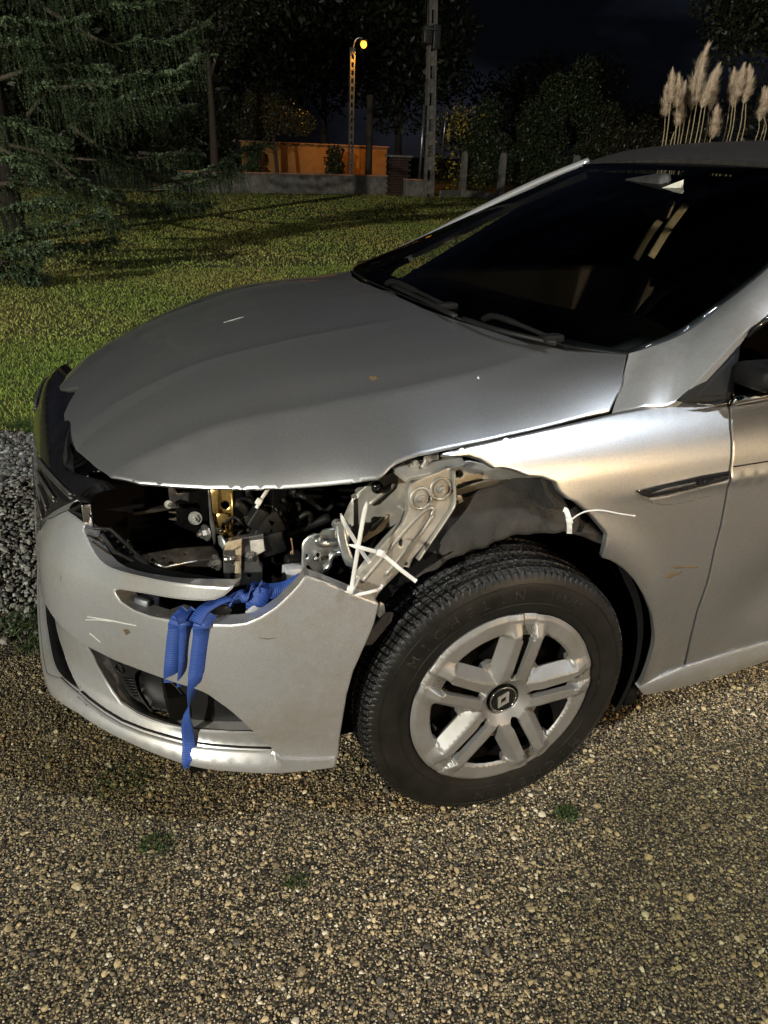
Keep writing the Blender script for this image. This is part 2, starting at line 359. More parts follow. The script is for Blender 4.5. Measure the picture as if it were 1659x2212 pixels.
def tube(name, path, rad, m, parent=None, seg=8):
    V, F = tube_geo(path, rad, seg); return mesh_obj(name, V, F, m, parent)
class MB:
    def __init__(s): s.V = []; s.F = []
    def add(s, V, F): b = len(s.V); s.V += list(V); s.F += [tuple(b+i for i in f) for f in F]; return s
    def box(s, c, d, R=None, bev=0):
        c = np.asarray(c, float); d = np.asarray(d, float)/2; R = np.eye(3) if R is None else R
        if not bev:
            V = [c+R@(d*np.array([sx, sy, sz])) for sx in (-1, 1) for sy in (-1, 1) for sz in (-1, 1)]
            return s.add(V, [(0, 1, 3, 2), (4, 6, 7, 5), (0, 4, 5, 1), (2, 3, 7, 6), (0, 2, 6, 4), (1, 5, 7, 3)])
        bm = bmesh.new(); bmesh.ops.create_cube(bm, size=1)
        for v in bm.verts: v.co = Vector((v.co.x*2*d[0], v.co.y*2*d[1], v.co.z*2*d[2]))
        bmesh.ops.bevel(bm, geom=bm.edges[:], offset=bev, segments=2, affect='EDGES', profile=.5)
        bm.verts.index_update(); V = [c+R@np.array(v.co[:]) for v in bm.verts]; F = [tuple(v.index for v in f.verts) for f in bm.faces]; bm.free(); return s.add(V, F)
    def tube(s, p, r, seg=8): return s.add(*tube_geo(p, r, seg))
    def build(s, name, m, parent=None, smooth=False): return mesh_obj(name, s.V, s.F, m, parent, smooth)
def frame(n, up=(0, 0, 1)):
    n = unit(n); a = unit(X3(up, n)) if abs(np.dot(n, unit(up))) < .98 else unit(X3((1, 0, 0), n)); return np.stack([a, X3(n, a), n], 1)
def bolt(parent, c, n, r=.007, washer=.011, ln=.006, name='bolt', m=None):
    Rm = frame(n); c = np.asarray(c, float); b = MB()
    for rr, z0, z1, k in ((washer, -.001, .002, 20), (r, .002, .002+ln, 6), (r*.45, .002+ln, .004+ln*1.5, 10)):
        V = [c+Rm@np.array([rr*math.cos(t), rr*math.sin(t), z]) for z in (z0, z1) for t in np.linspace(0, 2*math.pi, k, endpoint=False)]
        F = [(i, (i+1) % k, k+(i+1) % k, k+i) for i in range(k)]+[tuple(range(k))[::-1], tuple(range(k, 2*k))]; b.add(V, F)
    return b.build(name, m or MT['steel'], parent)
def ribbon(name, path, widths, wdirs, th, m, parent=None, uvl=1.0):
    V = []; F = []; UV = []; n = len(path); L = 0
    for i in range(n):
        p = np.asarray(path[i], float); t = unit(np.asarray(path[min(i+1, n-1)])-np.asarray(path[max(i-1, 0)])); wd = unit(np.asarray(wdirs[i])-t*np.dot(wdirs[i], t)); nn = X3(t, wd); hw = widths[i]/2
        if i: L += np.linalg.norm(p-np.asarray(path[i-1]))
        for a, b in ((-1, 1), (-.5, 1.12), (0, 1.15), (.5, 1.12), (1, 1), (1, -1), (-1, -1)):
            V.append(p+wd*hw*a+nn*th/2*b); UV.append((a*.02, L))
    K = 7
    for i in range(n-1):
        for k in range(K): F.append((i*K+k, i*K+(k+1) % K, (i+1)*K+(k+1) % K, (i+1)*K+k))
    F.append(tuple(range(K))); F.append(tuple((n-1)*K+k for k in range(K))[::-1])
    return mesh_obj(name, V, F, m, parent, True, None, UV)

# ================================================================ THE CAR
car = empty('parked_car', (0, 0, 0)); tag(car, 'silver hatchback with its front wing torn open and bumper strapped on', 'car')
zc = spl([-.86, -.83, -.805, -.766, -.70, -.6, -.45, -.26, 0, .1, .25, .4], [.72, .748, .772, .803, .845, .893, .946, .988, 1.012, 1.016, 1.020, 1.022])
Fh = spl([0, .2, .4, .55, .65, .72, .78, .81, .83, .86], [0, .003, .014, .034, .066, .098, .135, .162, .19, .25])
shh = spl([-.86, -.781, -.724, -.62, -.495, -.368, -.256, -.17, 0, .4], [.29, .26, .22, .19, .138, .09, .035, .008, 0, 0])
c1y = spl([-.75, -.71, -.55, -.435, -.265, -.164, 0, .3], [.455, .465, .51, .555, .622, .64, .632, .585])
c2y = spl([-.8, -.6, -.5, -.33, -.2, 0, .3], [.25, .26, .27, .31, .325, .30, .27])
def hood_s(x, y):
    a = abs(y); g = a+shh(x)*min(1, a/.3); q_ = sstep(.68, .82, a); z = zc(x)-Fh(g)*(1-sstep(-.05, .32, x)*(.5-.28*q_))
    d = c1y(x)-a; k = sstep(-.80, -.6, x)*(1-.75*sstep(-.1, .28, x))
    z += .0062*k*math.exp(-(math.hypot(d, .003)-.003)/(.030 if d > 0 else .055))
    z -= .11*k*max(0, -d-.01)
    d2 = (a-c2y(x)); k2 = sstep(-.80, -.6, x)*(1-sstep(-.2, .1, x))
    z += k2*.0042*math.exp(-(math.hypot(d2, .003)-.003)/(.030 if d2 < 0 else .045))
    return np.array([x, y, z])
HB = ((-.84, -.84), (.42, .84))
def hpx(*q): return [hit(u, v, hood_s, *HB) for u, v in q]
near = hpx((158, 858), (140, 885), (130, 920), (142, 948), (162, 971), (205, 1008), (239, 1032), (300, 1044), (372, 1050), (450, 1055), (531, 1057), (610, 1055), (690, 1050), (760, 1043), (815, 1035), (830, 1024), (843, 1010), (858, 998), (880, 989), (930, 976), (1015, 958), (1100, 939), (1210, 914), (1317, 888), (1340, 840), (1355, 761))
near = [(-.752, 0.0), (-.762, -.025), (-.780, -.06), (-.793, -.10), (-.798, -.15), (-.798, -.20), (-.792, -.25)]+near[4:]
rear = [(.10, .0), (.103, .18), (.12, .35), (.145, .5), (.18, .6), (.24, .66), (.30, .69), (.33, .70)]
nr = near[-1]
rearN = [(x if abs(y) < .6 else x, -y) for x, y in rear[::-1]]
xr_near = hpx((1226, 757), (1141, 741), (1084, 721), (998, 695), (918, 667), (862, 641))
far = [(x, -y) for x, y in near[1:]][::-1]
rear_far = [(x, -y) for x, y in xr_near][::-1]
hood_outline = near+xr_near+[(.10, 0.02)]+rear_far+far
hood = panel('hood', hood_outline, hood_s, MT['paint'], car, h=.013, rim=.010, chamf=.0015, ref=(0, 0, 1), back=.009, lines=[[(x, sg*(cc(x)+o)) for x in np.linspace(-.74, xe, 40)] for cc, xe in ((c1y, .28), (c2y, .08)) for sg in (-1, 1) for o in (-.005, 0, .005)])
panel('hood_liner', [(x*.93, y*.9) for x, y in hood_outline], lambda x, y: hood_s(x, y)-np.array([0, 0, .05]), MT['dark'], hood, h=.06, rim=.004, ref=(0, 0, -1))

# ---- left side skin
base_y = spl([.10, .17, .20, .27, .40, .55, .68, .755, .80, .835, .865, .89, .91, .94, .97], [.80, .845, .858, .874, .886, .893, .893, .892, .885, .872, .854, .834, .813, .780, .745])
def side_s(x, z):
    y = base_y(z); r = math.hypot(x, z-.315)
    y += .016*math.exp(-((r-.39)/.05)**2)*sstep(.1, .3, z)*(1 if z < .9 else 0)
    if x > .5: y -= .022*sstep(.55, .75, x)*math.exp(-((z-.42)/.11)**2)      # hollow of the door
    y += .005*math.exp(-((z-.755)/.012)**2)*sstep(.15, .5, x)
    y -= .03*sstep(-.12, -.5, x)
    return np.array([x, -y, z])
SB = ((-.45, .15), (1.1, .97))
def spx(*q): return [hit(u, v, side_s, *SB) for u, v in q]
top_edge = spx((1462, 866), (1390, 881), (1322, 893), (1210, 919), (1100, 944), (1015, 963), (958, 978))
torn = spx((957, 982), (985, 984), (1015, 982), (1040, 991), (1070, 1010), (1088, 1009), (1110, 1014), (1144, 1028), (1172, 1030), (1201, 1042), (1207, 1056), (1213, 1064), (1228, 1078), (1245, 1085), (1268, 1103), (1285, 1119), (1303, 1140), (1314, 1155), (1312, 1168), (1306, 1190), (1301, 1206))
arch = spx((1318, 1211), (1333, 1219), (1347, 1229), (1359, 1240), (1373, 1256), (1384, 1274), (1394, 1291), (1401, 1308), (1408, 1325), (1412, 1342), (1416, 1375), (1414, 1397), (1409, 1417), (1397, 1455), (1383, 1484))
bot = spx((1410, 1470), (1445, 1455), (1476, 1441))
shut = spx((1492, 1375), (1506, 1320), (1527, 1261), (1544, 1185), (1557, 1135), (1570, 1063), (1576, 1017), (1580, 974), (1577, 924), (1573, 873), (1540, 872), (1500, 868))
blade_hole = spx(*Z2((262, 1078), (290, 1105), (325, 1118), (420, 1100), (735, 1020), (742, 978), (600, 1005), (380, 1055)))
fender = panel('fender', top_edge+torn+arch+bot+shut, side_s, MT['paint'], car, h=.016, holes=[], rim=.014, chamf=.0025, ref=(0, -1, 0), back=.0025)
tag(fender, 'torn silver front wing with ragged wheel arch')
# wheel-arch lip flare seen as a darker band
# side vent blade on the wing
bl = panel('side_blade', spx(*Z2((262, 1078), (290, 1103), (325, 1114), (420, 1098), (738, 1018), (742, 976), (600, 1000), (380, 1050))), lambda a, b: side_s(a, b)+np.array([0, -.006, 0]), MT['black_gloss'], car, h=.01, rim=.008, ref=(0, -1, 0))
panel('chrome_strip', spx(*Z2((330, 1092), (420, 1074), (560, 1040), (560, 1030), (400, 1064))), lambda a, b: side_s(a, b)+np.array([0, -.0085, 0]), MT['bracket'], bl, h=.012, rim=.003, ref=(0, -1, 0))
scoop = panel('blade_recess', spx(*Z2((265, 1085), (330, 1140), (400, 1160), (480, 1150), (720, 1095), (735, 1030), (420, 1110), (330, 1122))), lambda a, b: side_s(a, b)+np.array([0, -.003+.0, 0]), MT['paint'], bl, h=.012, rim=.003, chamf=.003, ref=(0, -1, 0))

MT['mud'] = mat('dried_mud', (.10, .07, .035), .9, 0, var=.3, scale=120); MT['scratch'] = mat('bare_scratch', (.55, .55, .53), .6, 0, var=.1)
def smear(parent, name, pts, m, d=.0008, conv=spx, sf=side_s, wob=.002):
    P = conv(*pts); n = len(P); panel(name, P, lambda a, b: sf(a, b)+np.array([-.3, -1, .2])*d, m, parent, h=.008, rim=.0006, chamf=.0002, ref=(-.3, -1, .3), back=0)
smear(fender, 'mud_smear', Z2((415, 1530), (425, 1512), (450, 1502), (500, 1497), (490, 1510), (465, 1516), (445, 1530)), MT['mud']); smear(fender, 'mud_smear', Z2((440, 1475), (480, 1468), (520, 1470), (560, 1466), (590, 1474), (560, 1480), (520, 1478), (470, 1482)), MT['mud'])

# ---- front door, sill, rear body
d0 = spx((1482, 1441), (1496, 1377), (1511, 1320), (1531, 1262), (1548, 1186), (1561, 1136), (1574, 1064), (1580, 1017), (1584, 974), (1581, 924), (1578, 873))
XD = 1.62
door = panel('front_door', d0+[(.62, .925), (1.0, .935), (XD, .95), (XD, .27), (1.2, .262)], side_s, MT['paint'], car, h=.02, rim=.014, chamf=.0025, ref=(0, -1, 0), back=.003)
tag(door, 'dusty silver front door skin')
crease = spx((1584, 1008), (1659, 996))
tube('door_crease_shade_line', [side_s(x, z)+np.array([0, -.0005, 0]) for x, z in [(crease[0][0]+(1.2-crease[0][0])*t, crease[0][1]+(crease[1][1]-crease[0][1])*t*3) for t in np.linspace(0, 1, 12)]], .0016, MT['black_gloss'], door, 6)  # dark tube stands in for the shade line along the door crease
def sill_s(x, z): return np.array([x, -(.845+.032*math.sin(max(0, min(1, (z-.15)/.12))*math.pi*.62)), z])
sl = [hit(u, v, sill_s, (.2, .12), (1.1, .3)) for u, v in ((1380, 1488), (1445, 1460), (1478, 1445), (1560, 1418), (1659, 1390))]
slb = [hit(u, v, sill_s, (.2, .12), (1.1, .3)) for u, v in ((1659, 1428), (1560, 1462), (1470, 1488), (1392, 1503))]
slope = (sl[-1][1]-sl[2][1])/(sl[-1][0]-sl[2][0])
panel('sill', sl+[(2.2, sl[-1][1]), (2.2, slb[0][1])]+slb, sill_s, MT['paint_dirty'], car, h=.02, rim=.03, chamf=.004, ref=(0, -1, 0))
# rear door, rear quarter and the other flank
def arc(cx, cz, r, a0, a1, n=16): return [(cx+r*math.cos(t), cz+r*math.sin(t)) for t in np.linspace(a0, a1, n)]
panel('rear_door', [(XD+.006, .27), (2.2, .265), (2.28, .45), (2.42, .62), (2.5, .96), (XD+.006, .95)], side_s, MT['paint_dirty'], car, h=.05, rim=.012, ref=(0, -1, 0))
panel('rear_quarter', [(2.206, .25), (2.3, .26)]+arc(2.669, .315, .36, math.pi*1.03, -.1*math.pi)+[(3.35, .3), (3.42, .6), (3.38, .97), (2.506, .96), (2.426, .62), (2.286, .45)], side_s, MT['paint_dirty'], car, h=.05, rim=.012, ref=(0, -1, 0))
def far_s(x, z): p = side_s(x, z); return np.array([p[0], -p[1], p[2]])
panel('off_side_skin', [(-.28, .80)]+[(x, z) for x, z in arc(0, .315, .36, math.pi*.97, 0, 14)]+[(.42, .22), (2.25, .22)]+arc(2.669, .315, .36, math.pi, 0, 14)+[(3.35, .3), (3.42, .6), (3.38, .93), (.4, .915), (.2, .90), (0, .873), (-.18, .85)], far_s, MT['paint'], car, h=.06, rim=.012, ref=(0, 1, 0))
roofz = spl([1.0, 1.08, 1.15, 1.25, 1.5, 1.8, 2.3, 2.8, 3.1], [1.345, 1.378, 1.400, 1.422, 1.450, 1.462, 1.455, 1.41, 1.34])
def roof_s(x, y): return np.array([x, y, roofz(x)-.016*(abs(y)/.55)**2.4-.02*sstep(.52, .62, abs(y))])
xf = lambda y: 1.10-.06*(abs(y)/.55)**2
panel('roof', [(xf(y), y) for y in np.linspace(-.57, .54, 20)]+[(1.6, .60), (2.4, .60), (3.1, .54), (3.1, -.54), (2.4, -.60), (1.6, -.60)], roof_s, mat('wet_dark_roof', (.030, .027, .026), .42, .2, col2=(.055, .05, .048), scale=60, coat=.4, coatr=.25, bump=.5, bscale=260), car, h=.04, rim=.02, chamf=.006, ref=(0, 0, 1))  # roof has its own colour, darker than the silver panels
def tail_s(y, z): return np.array([3.42-.06*(abs(y)/.8)**3-.32*sstep(.9, 1.35, z), y*(1-.3*sstep(.95, 1.35, z)), z])
panel('tailgate', [(-.84, .3), (.84, .3), (.84, 1.0), (.80, 1.33), (-.80, 1.33), (-.84, 1.0)], tail_s, MT['paint_dirty'], car, h=.08, rim=.01, ref=(1, 0, 0))

# ---- A pillar (near) between windscreen edge and door frame
wsE = [(.34, -.70, .995), (.408, -.68, .999), (.52, -.665, 1.023), (.622, -.655, 1.077), (.752, -.64, 1.157), (.90, -.605, 1.25), (1.04, -.56, 1.345)]
dfE = [(.262, -.775, .897), (.30, -.795, .902), (.395, -.812, .920), (.54, -.80, 1.046), (.665, -.752, 1.077), (.86, -.70, 1.205), (1.10, -.625, 1.335)]
dfE[3] = tuple(at(1600, 724, y=-.80)); dfE[4] = tuple(at(1659, 677, y=-.765)); dfE[2] = tuple(at(1464, 863, y=-.822)); dfE[0] = tuple(at(1322, 891, y=-.79)); dfE[1] = tuple(at(1385, 878, y=-.81))
wsE[0] = tuple(at(1360, 762, y=-.675)); wsE[1] = tuple(at(1400, 750, y=-.672)); wsE[2] = tuple(at(1480, 718, y=-.675)); wsE[3] = tuple(at(1560, 660, y=-.665)); wsE[4] = tuple(at(1659, 578, y=-.645))
wsS, dfS = smooth_path(wsE, 8), smooth_path(dfE, 8)
def rail(P, t):
    t = min(max(t, 0), .9999)*(len(P)-1); i = int(t); return P[i]+(P[i+1]-P[i])*(t-i)
def pil_s(t, k):
    t, k = t/.95, k/.15
    a, b = rail(wsS, t), rail(dfS, t); p = a+(b-a)*k
    n = unit(X3(rail(wsS, min(1, t+.02))-rail(wsS, max(0, t-.02)), b-a)); n = n*(1 if n[2]*.6-n[1] > 0 else -1)
    return p+n*.014*math.sin(math.pi*min(1, max(0, k)))*sstep(-.05, .3, t)
panel('front_pillar', [(t*.95, 0) for t in np.linspace(.0, .995, 30)]+[(t*.95, .15) for t in np.linspace(.995, .0, 30)], pil_s, MT['paint_dirty'], car, h=.014, rim=.02, chamf=.002, ref=(-.45, -.55, .7))
# black corner glass, belt trim and door window
def win_s(x, z): return np.array([x, -(.832-(z-.92)*.52-.0), z])
WB = ((.2, .85), (1.2, 1.25))
def wpx(*q): return [hit(u, v, win_s, *WB) for u, v in q]
tri = wpx((1467, 864), (1530, 800), (1603, 724), (1598, 760), (1588, 820), (1577, 862), (1540, 868), (1500, 867))
MT['matt'] = mat('matt_black_film', (.005, .005, .005), .6, 0, var=.2, spec=.2)
cq = panel('corner_window', tri, win_s, MT['matt'], car, h=.02, rim=.012, ref=(0, -1, 0)); tag(cq, 'black plastic corner panel ahead of the door window')
panel('gloss_insert', wpx((1500, 856), (1545, 808), (1592, 756), (1583, 815), (1573, 856)), lambda a, b: win_s(a, b)+np.array([0, -.002, 0]), MT['matt'], cq, h=.02, rim=.003, ref=(0, -1, 0))
panel('chrome_strip', wpx((1503, 870), (1540, 866), (1578, 859), (1573, 870), (1540, 876)), lambda a, b: win_s(a, b)+np.array([0, -.006, 0]), MT['chrome'], cq, h=.01, rim=.004, chamf=.0015, ref=(0, -1, 0))
dw = wpx((1607, 724), (1659, 680), (1659, 860), (1582, 862), (1592, 800))
panel('door_window', [dw[0], dw[1], (1.0, 1.30), (1.5, 1.34), (XD, 1.34), (XD, .95), (1.0, .94), dw[3], dw[4]], win_s, MT['sideglass'], car, h=.05, rim=.004, ref=(0, -1, 0))
fr = wpx((1606, 726), (1659, 682))
tube('window_frame', [win_s(*p)+np.array([0, -.003, 0]) for p in [fr[0], fr[1], (.86, 1.225), (1.0, 1.305), (1.3, 1.34), (2.4, 1.34)]], .010, MT['black_gloss'], car, 6)
tube('window_belt_trim', [win_s(*p)+np.array([0, -.004, 0]) for p in [wpx((1582, 864))[0], wpx((1659, 851))[0], (1.1, .95), (2.4, .965)]], .010, MT['chrome'], car, 6)
# mirror housing (its black foot just shows at the right of the frame)
mb = MB(); mc = at(1668, 800, y=-.88); mb.box(mc+np.array([.10, -.06, .02]), (.12, .20, .13), None, .035); mb.box(mc+np.array([.02, .03, -.02]), (.10, .10, .05), None, .015)
mb.build('door_mirror', MT['matt'], car, True)

# ---- windscreen, cowl, wipers, far pillar, cabin
fp = smooth_path([at(868, 546, y=.73), at(920, 522, y=.72), at(980, 491, y=.70), at(1050, 455, y=.665), at(1130, 416, y=.63), at(1200, 385, y=.59), at(1272, 356, y=.55)], 5)
fpE = [p+np.array([.0, -.022, -.008]) for p in fp]
wsb = smooth_path([wsE[0], (.225, -.62, 1.004), (.155, -.5, 1.01), (.125, -.35, 1.015), (.105, -.18, 1.018), (.10, 0, 1.02), (.105, .18, 1.018), (.125, .35, 1.015), (.16, .5, 1.012), (.26, .65, 1.012), tuple(fpE[0])], 4)
def wtop(y): return np.array([1.10-.06*(y/.55)**2, y, roofz(1.10)-.018*(abs(y)/.55)**2.4-.014])
wst = [wtop(y) for y in np.linspace(-.56, .53, len(wsb))]; wst[0] = wsS[-1]; wst[-1] = fpE[-1]
def ws_s(k, t):
    k, t = min(1, max(0, k)), min(1, max(-.15, t)); B_, T_, L_, Q_ = rail(wsb, k), rail(wst, k), rail(wsS, max(t, 0)), rail(fpE, max(t, 0))
    c = (1-k)*(1-t)*wsb[0]+k*(1-t)*wsb[-1]+(1-k)*t*wst[0]+k*t*wst[-1]
    return (1-t)*B_+t*T_+(1-k)*L_+k*Q_-c+np.array([-.28, 0, .6])*.05*math.sin(math.pi*max(0, t))*math.sin(math.pi*k)
def wss(a, b): return ws_s(a/1.4, b/.85)
panel('windscreen', [(k*1.4, .002) for k in np.linspace(.003, .997, 24)]+[(k*1.4, .85) for k in np.linspace(.997, .003, 24)], wss, MT['glass'], car, h=.025, rim=.004, ref=(-1, 0, 1), back=0)
# black ceramic border
panel('windscreen_border', [(k*1.4, .0) for k in np.linspace(.002, .998, 24)]+[(k*1.4, .85) for k in np.linspace(.998, .002, 24)], lambda a, b: wss(a, b)-np.array([-.3, 0, .6])*.008, MT['black_plastic'], car, h=.03, holes=[[(k*1.4, .07) for k in np.linspace(.02, .98, 20)]+[(k*1.4, .81) for k in np.linspace(.987, .013, 20)]], rim=.002, ref=(-1, 0, 1))
panel('cowl_panel', [(k, -.12) for k in np.linspace(.0, 1, 24)]+[(k, .02) for k in np.linspace(1, .0, 24)], lambda k, t: (lambda p: p+np.array([.0, 0, -.012-.02*(1-abs(2*k-1))]))(rail(wsb, k)+(rail(wst, k)-rail(wsb, k))*t*1.0+np.array([0, 0, 0])), MT['black_plastic'], car, h=.03, rim=.02, ref=(-1, 0, 1))
for a, b, c in (((775, 572), (800, 596), (842, 545)),):
    panel_c = [np.array(at(772, 566, y=.72)), np.array(at(870, 543, y=.70)), np.array(at(840, 575, y=.66)), np.array(at(812, 612, y=.58)), np.array(at(790, 596, y=.66))]
    V = [p for p in panel_c]+[p+np.array([.01, .0, -.03]) for p in panel_c]; n = len(panel_c)
    mesh_obj('cowl_corner', V, [tuple(range(n))]+[(i, (i+1) % n, n+(i+1) % n, n+i) for i in range(n)]+[tuple(range(n, 2*n))[::-1]], MT['black_gloss'], car, False)
MT['matt2'] = mat('matt_black_wiper', (.006, .006, .006), .7, 0, var=.2, spec=.15)
def wiper(pivot, tip, blade):
    wp = empty('wiper', (0, 0, 0), car)
    p, t = np.array(pivot), np.array(tip); mid = (p+t)/2+np.array([-.01, 0, .018])
    tube('wiper_arm', smooth_path([p, p+(mid-p)*.4+np.array([-.005, 0, .01]), mid, t+np.array([0, 0, .008])], 5), [.009]*5+[.007]*6+[.005]*5, MT['matt2'], wp, 6)
    b = [np.array(q) for q in blade]; tube('wiper_blade', smooth_path(b, 5), .006, MT['black_plastic'], wp, 6)
    bm_ = MB(); bm_.box(t+np.array([0, 0, .008]), (.05, .03, .016), None, .004); bm_.build('wiper_clip', MT['matt2'], wp, True)
ws_at = lambda u, v: ws_s(*hit(u, v, ws_s, (0, 0), (1, 1)))
wiper(ws_at(850, 612)+np.array([-.02, 0, .0]), ws_at(965, 668), [ws_at(848, 622)+np.array([0, 0, .006]), ws_at(905, 650)+np.array([0, 0, .008]), ws_at(985, 690)+np.array([0, 0, .007])])
wiper(ws_at(1045, 690), ws_at(1190, 738), [ws_at(1000, 692)+np.array([0, 0, .004]), ws_at(1080, 720)+np.array([0, 0, .006]), ws_at(1200, 748)+np.array([0, 0, .004])])
V = []; F = []
for i, p in enumerate(fp):
    t = unit(fp[min(i+1, len(fp)-1)]-fp[max(i-1, 0)]); s_ = unit(X3(t, [0, 0, 1])); up = X3(s_, t)
    for a, b in ((-.018, -.012), (-.016, .004), (0, .010), (.03, .006), (.055, -.02), (.05, -.05)): V.append(p-s_*a*(1)+up*b)
for i in range(len(fp)-1):
    for k in range(5): F.append((i*6+k, i*6+k+1, (i+1)*6+k+1, (i+1)*6+k))
mesh_obj('off_side_pillar', V, F, MT['paint'], car); tube('pillar_edge_highlight', [p+np.array([-.008, -.006, .010]) for p in fp], .015, MT['paint_dirty'], car, 10)  # tube added on the far pillar, rounded to catch a lit edge
# cabin
cb = empty('cabin_interior', (0, 0, 0), car)
def dash_s(x, y):
    z = 1.0-.03*abs(y)-.10*sstep(.55, .95, x)+.055*math.exp(-((y+.36)/.22)**2-((x-.68)/.13)**2)
    return np.array([x, y, z-.03])
MT['dash'] = mat('dashboard_skin', (.055, .055, .055), .7, 0, var=.2, bump=.2, bscale=300)
panel('dashboard', [(.16, -.5), (.14, 0), (.16, .5), (.34, .68), (.95, .72), (.98, -.72), (.38, -.68), (.24, -.6)], dash_s, MT['dash'], cb, h=.04, rim=.3, ref=(0, 0, 1))
b = MB(); b.box((1.9, 0, .62), (2.3, 1.5, .04)); b.box((2.9, 0, .9), (.05, 1.4, .6)); b.build('cabin_floor', MT['cabin'], cb)
for sy in (-.36, .36):
    b = MB(); Rb = frame((math.cos(R_(22)), 0, -math.sin(R_(22)))); b.box((1.62, sy, .98), (.48, .56, .13), np.stack([np.array([0, 1, 0]), np.array([math.sin(R_(20)), 0, math.cos(R_(20))]), np.array([math.cos(R_(20)), 0, -math.sin(R_(20))])], 1), .05)
    b.box((1.75, sy, 1.29), (.09, .25, .16), None, .04); b.box((1.40, sy, .72), (.5, .48, .14), None, .05); b.build('front_seat', MT['seat'], cb, True)
panel('off_side_glass', [(.45, .90), (2.5, .92), (2.4, 1.33), (1.1, 1.33)], lambda x, z: win_s(x, z)*np.array([1, -1, 1]), glass_mat('dimmed_far_glass', (.07, .08, .07), False), car, h=.1, rim=.004, ref=(0, 1, 0))  # tint darkened so the lit lawn beyond the cabin dims
b = MB(); b.box((2.35, 0, .95), (.14, 1.25, .6), None, .05); b.box((2.1, 0, .7), (.5, 1.25, .14), None, .05); b.build('rear_bench', MT['seat'], cb, True)
b = MB(); b.box((1.5, .76, .72), (2.0, .05, .5), None, .02); b.build('door_lining', MT['cabin'], cb, True)
for sy in (.66,): b = MB(); b.box((1.72, sy, 1.12), (.12, .05, .45), None, .01); b.build('door_pillar', MT['cabin'], cb, True)
ring = [np.array([.80, -.36, .93])+.185*(math.cos(t)*np.array([0, 1, 0])+math.sin(t)*np.array([.42, 0, .9])) for t in np.linspace(0, 2*math.pi, 30)]
sw = MB(); sw.tube(ring, .015, 8); sw.box((.79, -.36, .93), (.05, .16, .09), None, .02); sw.box((.80, -.36, .93), (.02, .34, .03), None, .008); sw.build('steering_wheel', MT['cabin'], cb, True)
# rear-view mirror, visors and pale pillar trims seen through the glass
mr_ = MB(); c_ = at(1380, 408, y=.06); mr_.box(c_+np.array([.0, 0, .0]), (.045, .25, .07), np.array(Matrix.Rotation(R_(-8), 3, 'X')), .02); mr_.tube([c_+np.array([.02, 0, .01]), c_+np.array([.06, 0, .03])], .010); mr_.build('rear_view_mirror', MT['cabin'], cb, True)
def strip(name, px, y, m, w=.03):
    P = smooth_path([at(u, v, y=yy) for (u, v), yy in zip(px, y)], 5); ribbon(name, P, [w]*len(P), [np.array([1., -.4, .1])]*len(P), .012, m, cb)
strip('pillar_trim', [(1482, 440), (1445, 490), (1405, 555)], (.40, .42, .44), MT['pale'], .030)
strip('pillar_trim', [(1425, 475), (1400, 510), (1372, 560)], (.40, .42, .44), MT['pale'], .026)
plate('sun_visor', [(1283, 428), (1330, 436), (1395, 420), (1455, 396), (1472, 390), (1470, 408), (1430, 432), (1380, 448), (1330, 446)], MT['pale'], cb, p0=at(1380, 420, y=-.02), nrm=(-.9, -.3, -.2), th=.012)
plate('sun_visor', [(1390, 452), (1432, 448), (1448, 432), (1455, 438), (1440, 474), (1412, 472)], MT['pale'], cb, p0=at(1430, 455, y=-.02), nrm=(-.9, -.3, -.2), th=.012)
hl = panel('headliner', [(1.14, -.55), (1.14, .55), (3.0, .55), (3.0, -.55)], lambda x, y: roof_s(x, y)-np.array([0, 0, .05]), MT['seat'], cb, h=.15, rim=.003, ref=(0, 0, -1))
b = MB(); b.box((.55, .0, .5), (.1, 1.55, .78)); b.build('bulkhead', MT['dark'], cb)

# ---- front bumper
_pl = [(0, -.927), (.12, -.926), (.25, -.922), (.33, -.916), (.38, -.906), (.43, -.886), (.50, -.846), (.573, -.792), (.667, -.714), (.739, -.638), (.785, -.558), (.818, -.477), (.842, -.369), (.854, -.27), (.860, -.18)]
_pts = smooth_path([np.array(q) for q in _pl], 6); _d = [0]
for i in range(1, len(_pts)): _d.append(_d[-1]+np.linalg.norm(_pts[i]-_pts[i-1]))
_py = spl(_d, [p[0] for p in _pts]); _px = spl(_d, [p[1] for p in _pts]); SMAX = _d[-1]
insF = spl([.14, .17, .20, .25, .30, .36, .42, .50, .56, .60, .65, .70, .76], [.03, .012, 0, .006, .014, .010, .004, .008, .018, .034, .062, .10, .16])
insS = spl([.14, .17, .20, .26, .32, .42, .50, .60, .70, .76], [.02, .006, 0, -.004, -.012, -.022, -.024, -.018, -.004, .01])
FOLD = None
def bump_s(s, z):
    a = abs(s); e = 1e-3; x, y = _px(min(a, SMAX)), _py(min(a, SMAX)); dx = _px(min(a+e, SMAX))-_px(max(a-e, 0)); dy = _py(min(a+e, SMAX))-_py(max(a-e, 0))
    t = unit([dx, dy]); n = np.array([-t[1], t[0]])           # outward
    if n[0] > .3: n = -n
    k = sstep(.55, .98, a); i = insF(z)*(1-k)+insS(z)*k
    # lower edge crease: the skin tucks in under a line that climbs towards the wheel
    i += .022*sstep(.30, .46, z)*(1-sstep(.28, .5, a))
    if FOLD == 'low': i += .024*sstep(.215, .262, z)
    elif FOLD is not None and a < FOLD[1]: zl = FOLD[2](a); i += .024*sstep(zl, zl-.016, z)*sstep(.215, .262, z)
    p = np.array([x, y])-n*i
    return np.array([p[0], -p[1] if s > 0 else p[1], z])
BB = ((.02, .15), (SMAX, .72))
def bpx(*q): return [hit(u, v, bump_s, *BB, n=(40, 24)) for u, v in q]
